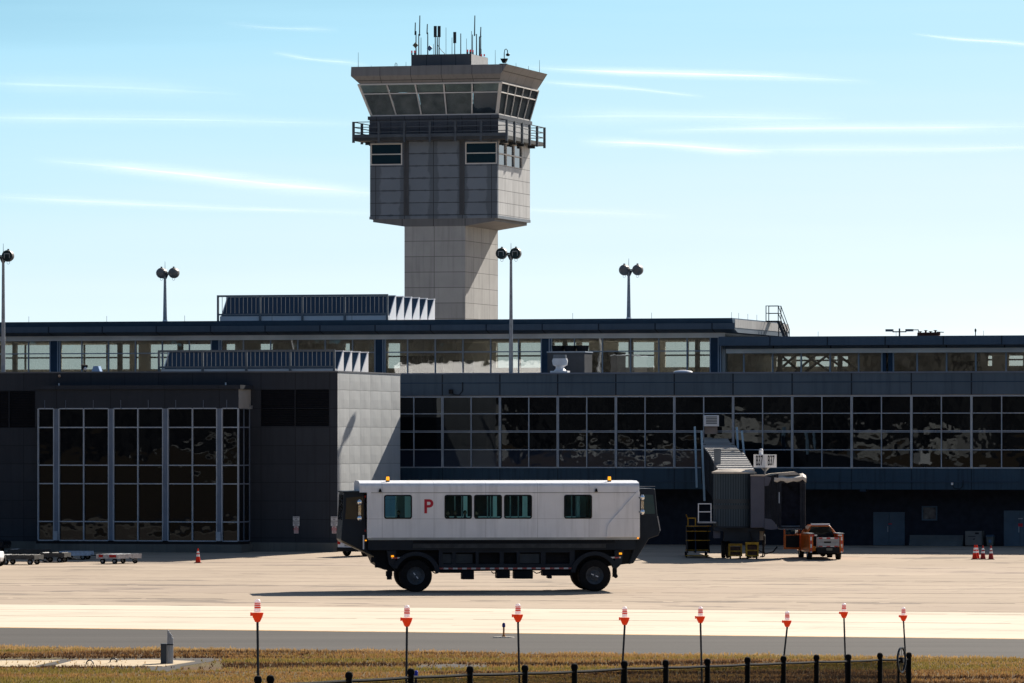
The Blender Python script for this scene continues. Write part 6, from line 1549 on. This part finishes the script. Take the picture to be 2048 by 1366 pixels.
# ------------------------------------------------------------------ airfield lights and the fence in front
def shell(name, rgb, k=.5):
    m, nt, b = new_mat(name); b.inputs['Base Color'].default_value = (*rgb, 1); b.inputs['Roughness'].default_value = .35
    t = N(nt, 'BsdfTranslucent'); t.inputs[0].default_value = (*rgb, 1); mx = N(nt, 'MixShader'); mx.inputs[0].default_value = k
    nt.links.new(b.outputs[0], mx.inputs[1]); nt.links.new(t.outputs[0], mx.inputs[2]); b.inputs['Emission Color'].default_value = (*rgb, 1); b.inputs['Emission Strength'].default_value = .22  # faint glow added to brighten all shell parts, bowl and bracket included
    nt.links.new(mx.outputs[0], nt.nodes['Material Output'].inputs[0]); return m
m_lens = shell('lamp_white', (.86,.84,.84), .5); m_lred = shell('lamp_red', (.70,.075,.02), .45)
def obstruction(px, ytop, ybase, Y, px_foot, label, lean=0.0):
    """striped red and white light on a slim pole; ybase is the row under its red bowl"""
    x = (px-1024)/F*Y; zt = CAMZ+(HZ-ytop)/F*Y; zb = CAMZ+(HZ-ybase)/F*Y; zg = mound_z(x, Y)-.1
    k = (px_foot-px)/F*Y/(zb - (CAMZ+(HZ-1330)/F*Y)) if px_foot != px else 0
    t = thing('approach_light', label, 'light', (x + k*(zb-zg), Y, zg), 0, 'striped lights on slim poles behind the fence')
    H = zb-zg; s = (zt-zb)
    dx = -k*H
    P = lambda z: (dx*(z/H) if H else 0, 0, z)
    MB().tube(P(0), P(H), .026, n=8).build('pole', m_steel_dark, t)
    T0 = MB().lathe([(.05,0),(.07,s*.08),(.105,s*.24),(.122,s*.36),(.126,s*.40),(.10,s*.41)], P(H), 14).build('bowl', m_lred, t, smooth=True)
    MB().box(dx-.15, dx-.115, -.03, .03, H+s*.26, H+s*.42).build('bracket', m_lred, T0)
    z0 = H+s*.44; hh = s*.56
    c0 = (dx, 0, z0)
    for a, b, mm, nm in ((0,.28,m_lens,'collar'), (.28,.40,m_lred,'band'), (.40,.47,m_lens,'ring'), (.47,.57,m_lred,'band'), (.57,.64,m_lens,'ring'), (.64,.72,m_lred,'band')):
        MB().lathe([(.070-.012*a, hh*a), (.070-.012*b, hh*b)], c0, 14).build(nm, mm, t, smooth=True)
    MB().lathe([(.062, hh*.72), (.06, hh*.85), (.042, hh*.95), (.01, hh)], c0, 14).build('dome', m_lens, t, smooth=True)
LP = [(515,1198,1244,118,516,'leftmost striped light on a pole, the largest of the row'), (814,1210,1253,128,813,'second striped light from the left, low against the pale concrete'),
      (1036,1207,1244,137,1038,'third striped light from the left, right of the blue lamp'), (1249.5,1213,1250,145,1245,'fourth striped light from the left on a slightly leaning pole'),
      (1401,1213,1246,153,1403,'fifth striped light from the left below the bridge stair'), (1574.5,1222,1254,162,1566,'sixth striped light from the left, leaning to the right'),
      (1688,1206,1236,171,1691,'seventh striped light from the left, the tallest at the right'), (1807,1214,1242,180,1812,'rightmost striped light beside the end of the fence')]
for a in LP: obstruction(*a)

def taxi_light(px, pyt, pyg, label):
    x, y, z = flat(px, pyg, .012); z = mound_z(x, y) if y < 150 else z
    t = thing('taxiway_light', label, 'taxiway light', (x, y, z), 0, 'blue taxiway lights'); h = (pyg-pyt)/F*y
    MB().lathe([(.42,0),(.40,.03)], (0,0,0), 24).build('base_disc', m_conc, t)
    MB().tube((0,0,.03), (0,0,h-.14), .035, n=8).tube((0,0,.03), (0,0,.1), .08, .05, 10).build('stem', M('stem_orange', (.40,.17,.05), .6), t)
    MB().lathe([(.06,h-.14),(.065,h-.05),(.05,h),(.02,h+.03)], (0,0,0), 12).build('lens', M('lens_blue', (.01,.02,.22), .2), t, smooth=True)
taxi_light(1007.5, 1247, 1275, 'blue taxiway light standing on a pale disc in the asphalt')

# utility cabinet with white conduits on the pad
x, y, z = flat(331, 1327, .03)
cabn = thing('utility_cabinet', 'dark grey utility cabinet with pale upright conduits on the concrete pad', 'cabinet', (x, y, z))
s = y/F
MB().box(-9*s, 3*s, -.22, .22, 0, 40*s).build('case', M('cabinet_grey', (.055,.065,.08), .5, 0, .15), cabn, bevel=.01)
MB().box(-8*s, 2*s, -.232, -.222, 3*s, 37*s).build('door', M('cabinet_door', (.065,.078,.095), .5, 0, .15), cabn)
for dx, h in ((5.5,65),(9,60),(11.5,56.5),(14,50)):
    MB().tube((dx*s,-.1,0), (dx*s,-.1,h*s), .033, n=10).ball((dx*s,-.1,h*s), .033).build('conduit', M('conduit_pvc', (.46,.48,.51), .5), cabn, smooth=True)
MB().box(3*s, 16*s, -.145, -.135, 37*s, 39*s).build('strap', m_black, cabn)
for px, py, lab in ((179.5,1328.5,'dark steel lifting ring on the pad, the nearer left one'), (227,1324.5,'dark steel lifting ring on the pad, nearer the cabinet')):
    x, y, z = flat(px, py, .036)
    o = MB().path([(.12*math.cos(R(a)), 0, .14*math.sin(R(a))) for a in range(0, 181, 20)], .022, 8).build('lifting_ring', m_steel_dark); o.location = (x, y, z); tag(o, lab, 'ring', 'lifting rings on the pad')

# chain link fence: posts, rails and woven wire are parts of the one fence
posts_px = [(516,1360),(541,1359),(698,1351.5),(822,1344.5),(940,1339.5),(1050,1337),(1149,1334),(1249,1328),(1331.5,1326),(1415,1323.5),(1495,1320),(1567,1317.5),(1633,1315),(1697,1314),(1760,1311),(1818,1310)]
fence = thing('chain_link_fence', 'black chain link fence running away to the right in the foreground', 'fence', (0, 112, 1.0))
FO = Vector((0, 112, 1.0))
def fpos(i):
    px, py = posts_px[i]
    # equal bays along a straight line from (left, 112 m) to (right, 149 m)
    xa_, ya_ = (698-1024)/F*112, 112.0; xb_, yb_ = (1818-1024)/F*149, 149.0
    a = (px-1024)/F
    # meet the sight line with the fence line
    k = (xa_ - a*ya_)/(a*(yb_-ya_) - (xb_-xa_))
    Xp, Yp = xa_+k*(xb_-xa_), ya_+k*(yb_-ya_)
    return Vector((Xp, Yp, CAMZ+(HZ-py-3)/F*Yp)) - FO
FP = [fpos(i) for i in range(len(posts_px))]
m_vinyl = M('black_vinyl', (.010,.011,.012), .85, 0, .3, 8, spec=.05)
for i, p in enumerate(FP):
    zg = mound_z(p.x+FO.x, p.y+FO.y)-FO.z-.1
    po = MB().tube((p.x, p.y, zg), (p.x, p.y, p.z+.02), .062, n=12).build('post', m_vinyl, fence, smooth=True)
    MB().lathe([(.075,-.03),(.08,.02),(.06,.075),(.02,.095)], (p.x, p.y, p.z+.02), 12).build('post_cap', m_vinyl, po, smooth=True)
for a, b in zip(FP[:-1], FP[1:]):
    d = (b-a); za = a.z-.075; zb_ = b.z-.075
    n = 6
    MB().path([(a.x+d.x*k/n, a.y+d.y*k/n, za+(zb_-za)*k/n - .010*math.sin(math.pi*k/n)) for k in range(n+1)], .033, 8).build('top_rail', m_vinyl, fence, smooth=True)
    L = d.length; hgt = 1.75; st = .062; w = MB()
    nn = int((L+hgt)/st)
    for k in range(nn):
        for sgn in (1, -1):
            # a wire at 45 degrees clipped to the bay
            s0_ = k*st - hgt; s1_ = k*st
            t0, t1 = max(0, s0_), min(L, s1_)
            if t1-t0 < .02: continue
            h0 = (t0-s0_); h1 = (t1-s0_)
            if sgn < 0: h0, h1 = hgt-h0, hgt-h1
            A_ = Vector((a.x+d.x*t0/L, a.y+d.y*t0/L, za-.05-hgt+h0+(zb_-za)*t0/L)); B_ = Vector((a.x+d.x*t1/L, a.y+d.y*t1/L, za-.05-hgt+h1+(zb_-za)*t1/L))
            off = Vector((-d.y/L, d.x/L, 0))*.003*sgn
            w.bar(A_+off, B_+off, .0062)
    w.build('wire_mesh', m_vinyl, fence)
# bird-proof wheel leaning behind the fence end
Yw = 147.0; xw = (1803-1024)/F*Yw; zw = CAMZ+(HZ-1320)/F*Yw
whl = thing('spoked_wheel', 'large thin spoked wheel standing behind the last bay of the fence', 'wheel', (xw, Yw, zw), R(68))
MB().ring([(.335*math.cos(2*math.pi*k/40), .335*math.sin(2*math.pi*k/40)) for k in range(40)], [(.305*math.cos(2*math.pi*k/40), .305*math.sin(2*math.pi*k/40)) for k in range(40)], 'y', -.025, .025).build('rim', m_steel_dark, whl, smooth=True)
MB().lathe([(.07,-.06),(.08,0),(.07,.06)], (0,0,0), 12, 'y').build('hub', m_black, whl)
for k in range(8):
    a = 2*math.pi*k/8; MB().tube((.06*math.cos(a),0,.06*math.sin(a)), (.318*math.cos(a),0,.318*math.sin(a)), .008, n=5).build('spoke', m_steel_dark, whl)
MB().tube((0,.08,0), (0,.08,mound_z(xw,Yw)-zw-.1), .03, n=8).build('stand', m_black, whl)
x = (831-1024)/F*128; zg = mound_z(x, 128)
t = thing('marker_lamp', 'small blue marker lamp peeping over the fence rail at left', 'marker lamp', (x, 128.5, zg)); zt = CAMZ+(HZ-1341)/F*128.5-zg
MB().tube((0,0,0), (0,0,zt-.12), .03, n=8).build('stem', m_steel_dark, t); MB().lathe([(.045,zt-.12),(.05,zt-.03),(.03,zt)], (0,0,0), 12).build('lens', M('lens_blue2', (.03,.06,.5), .25), t, smooth=True)
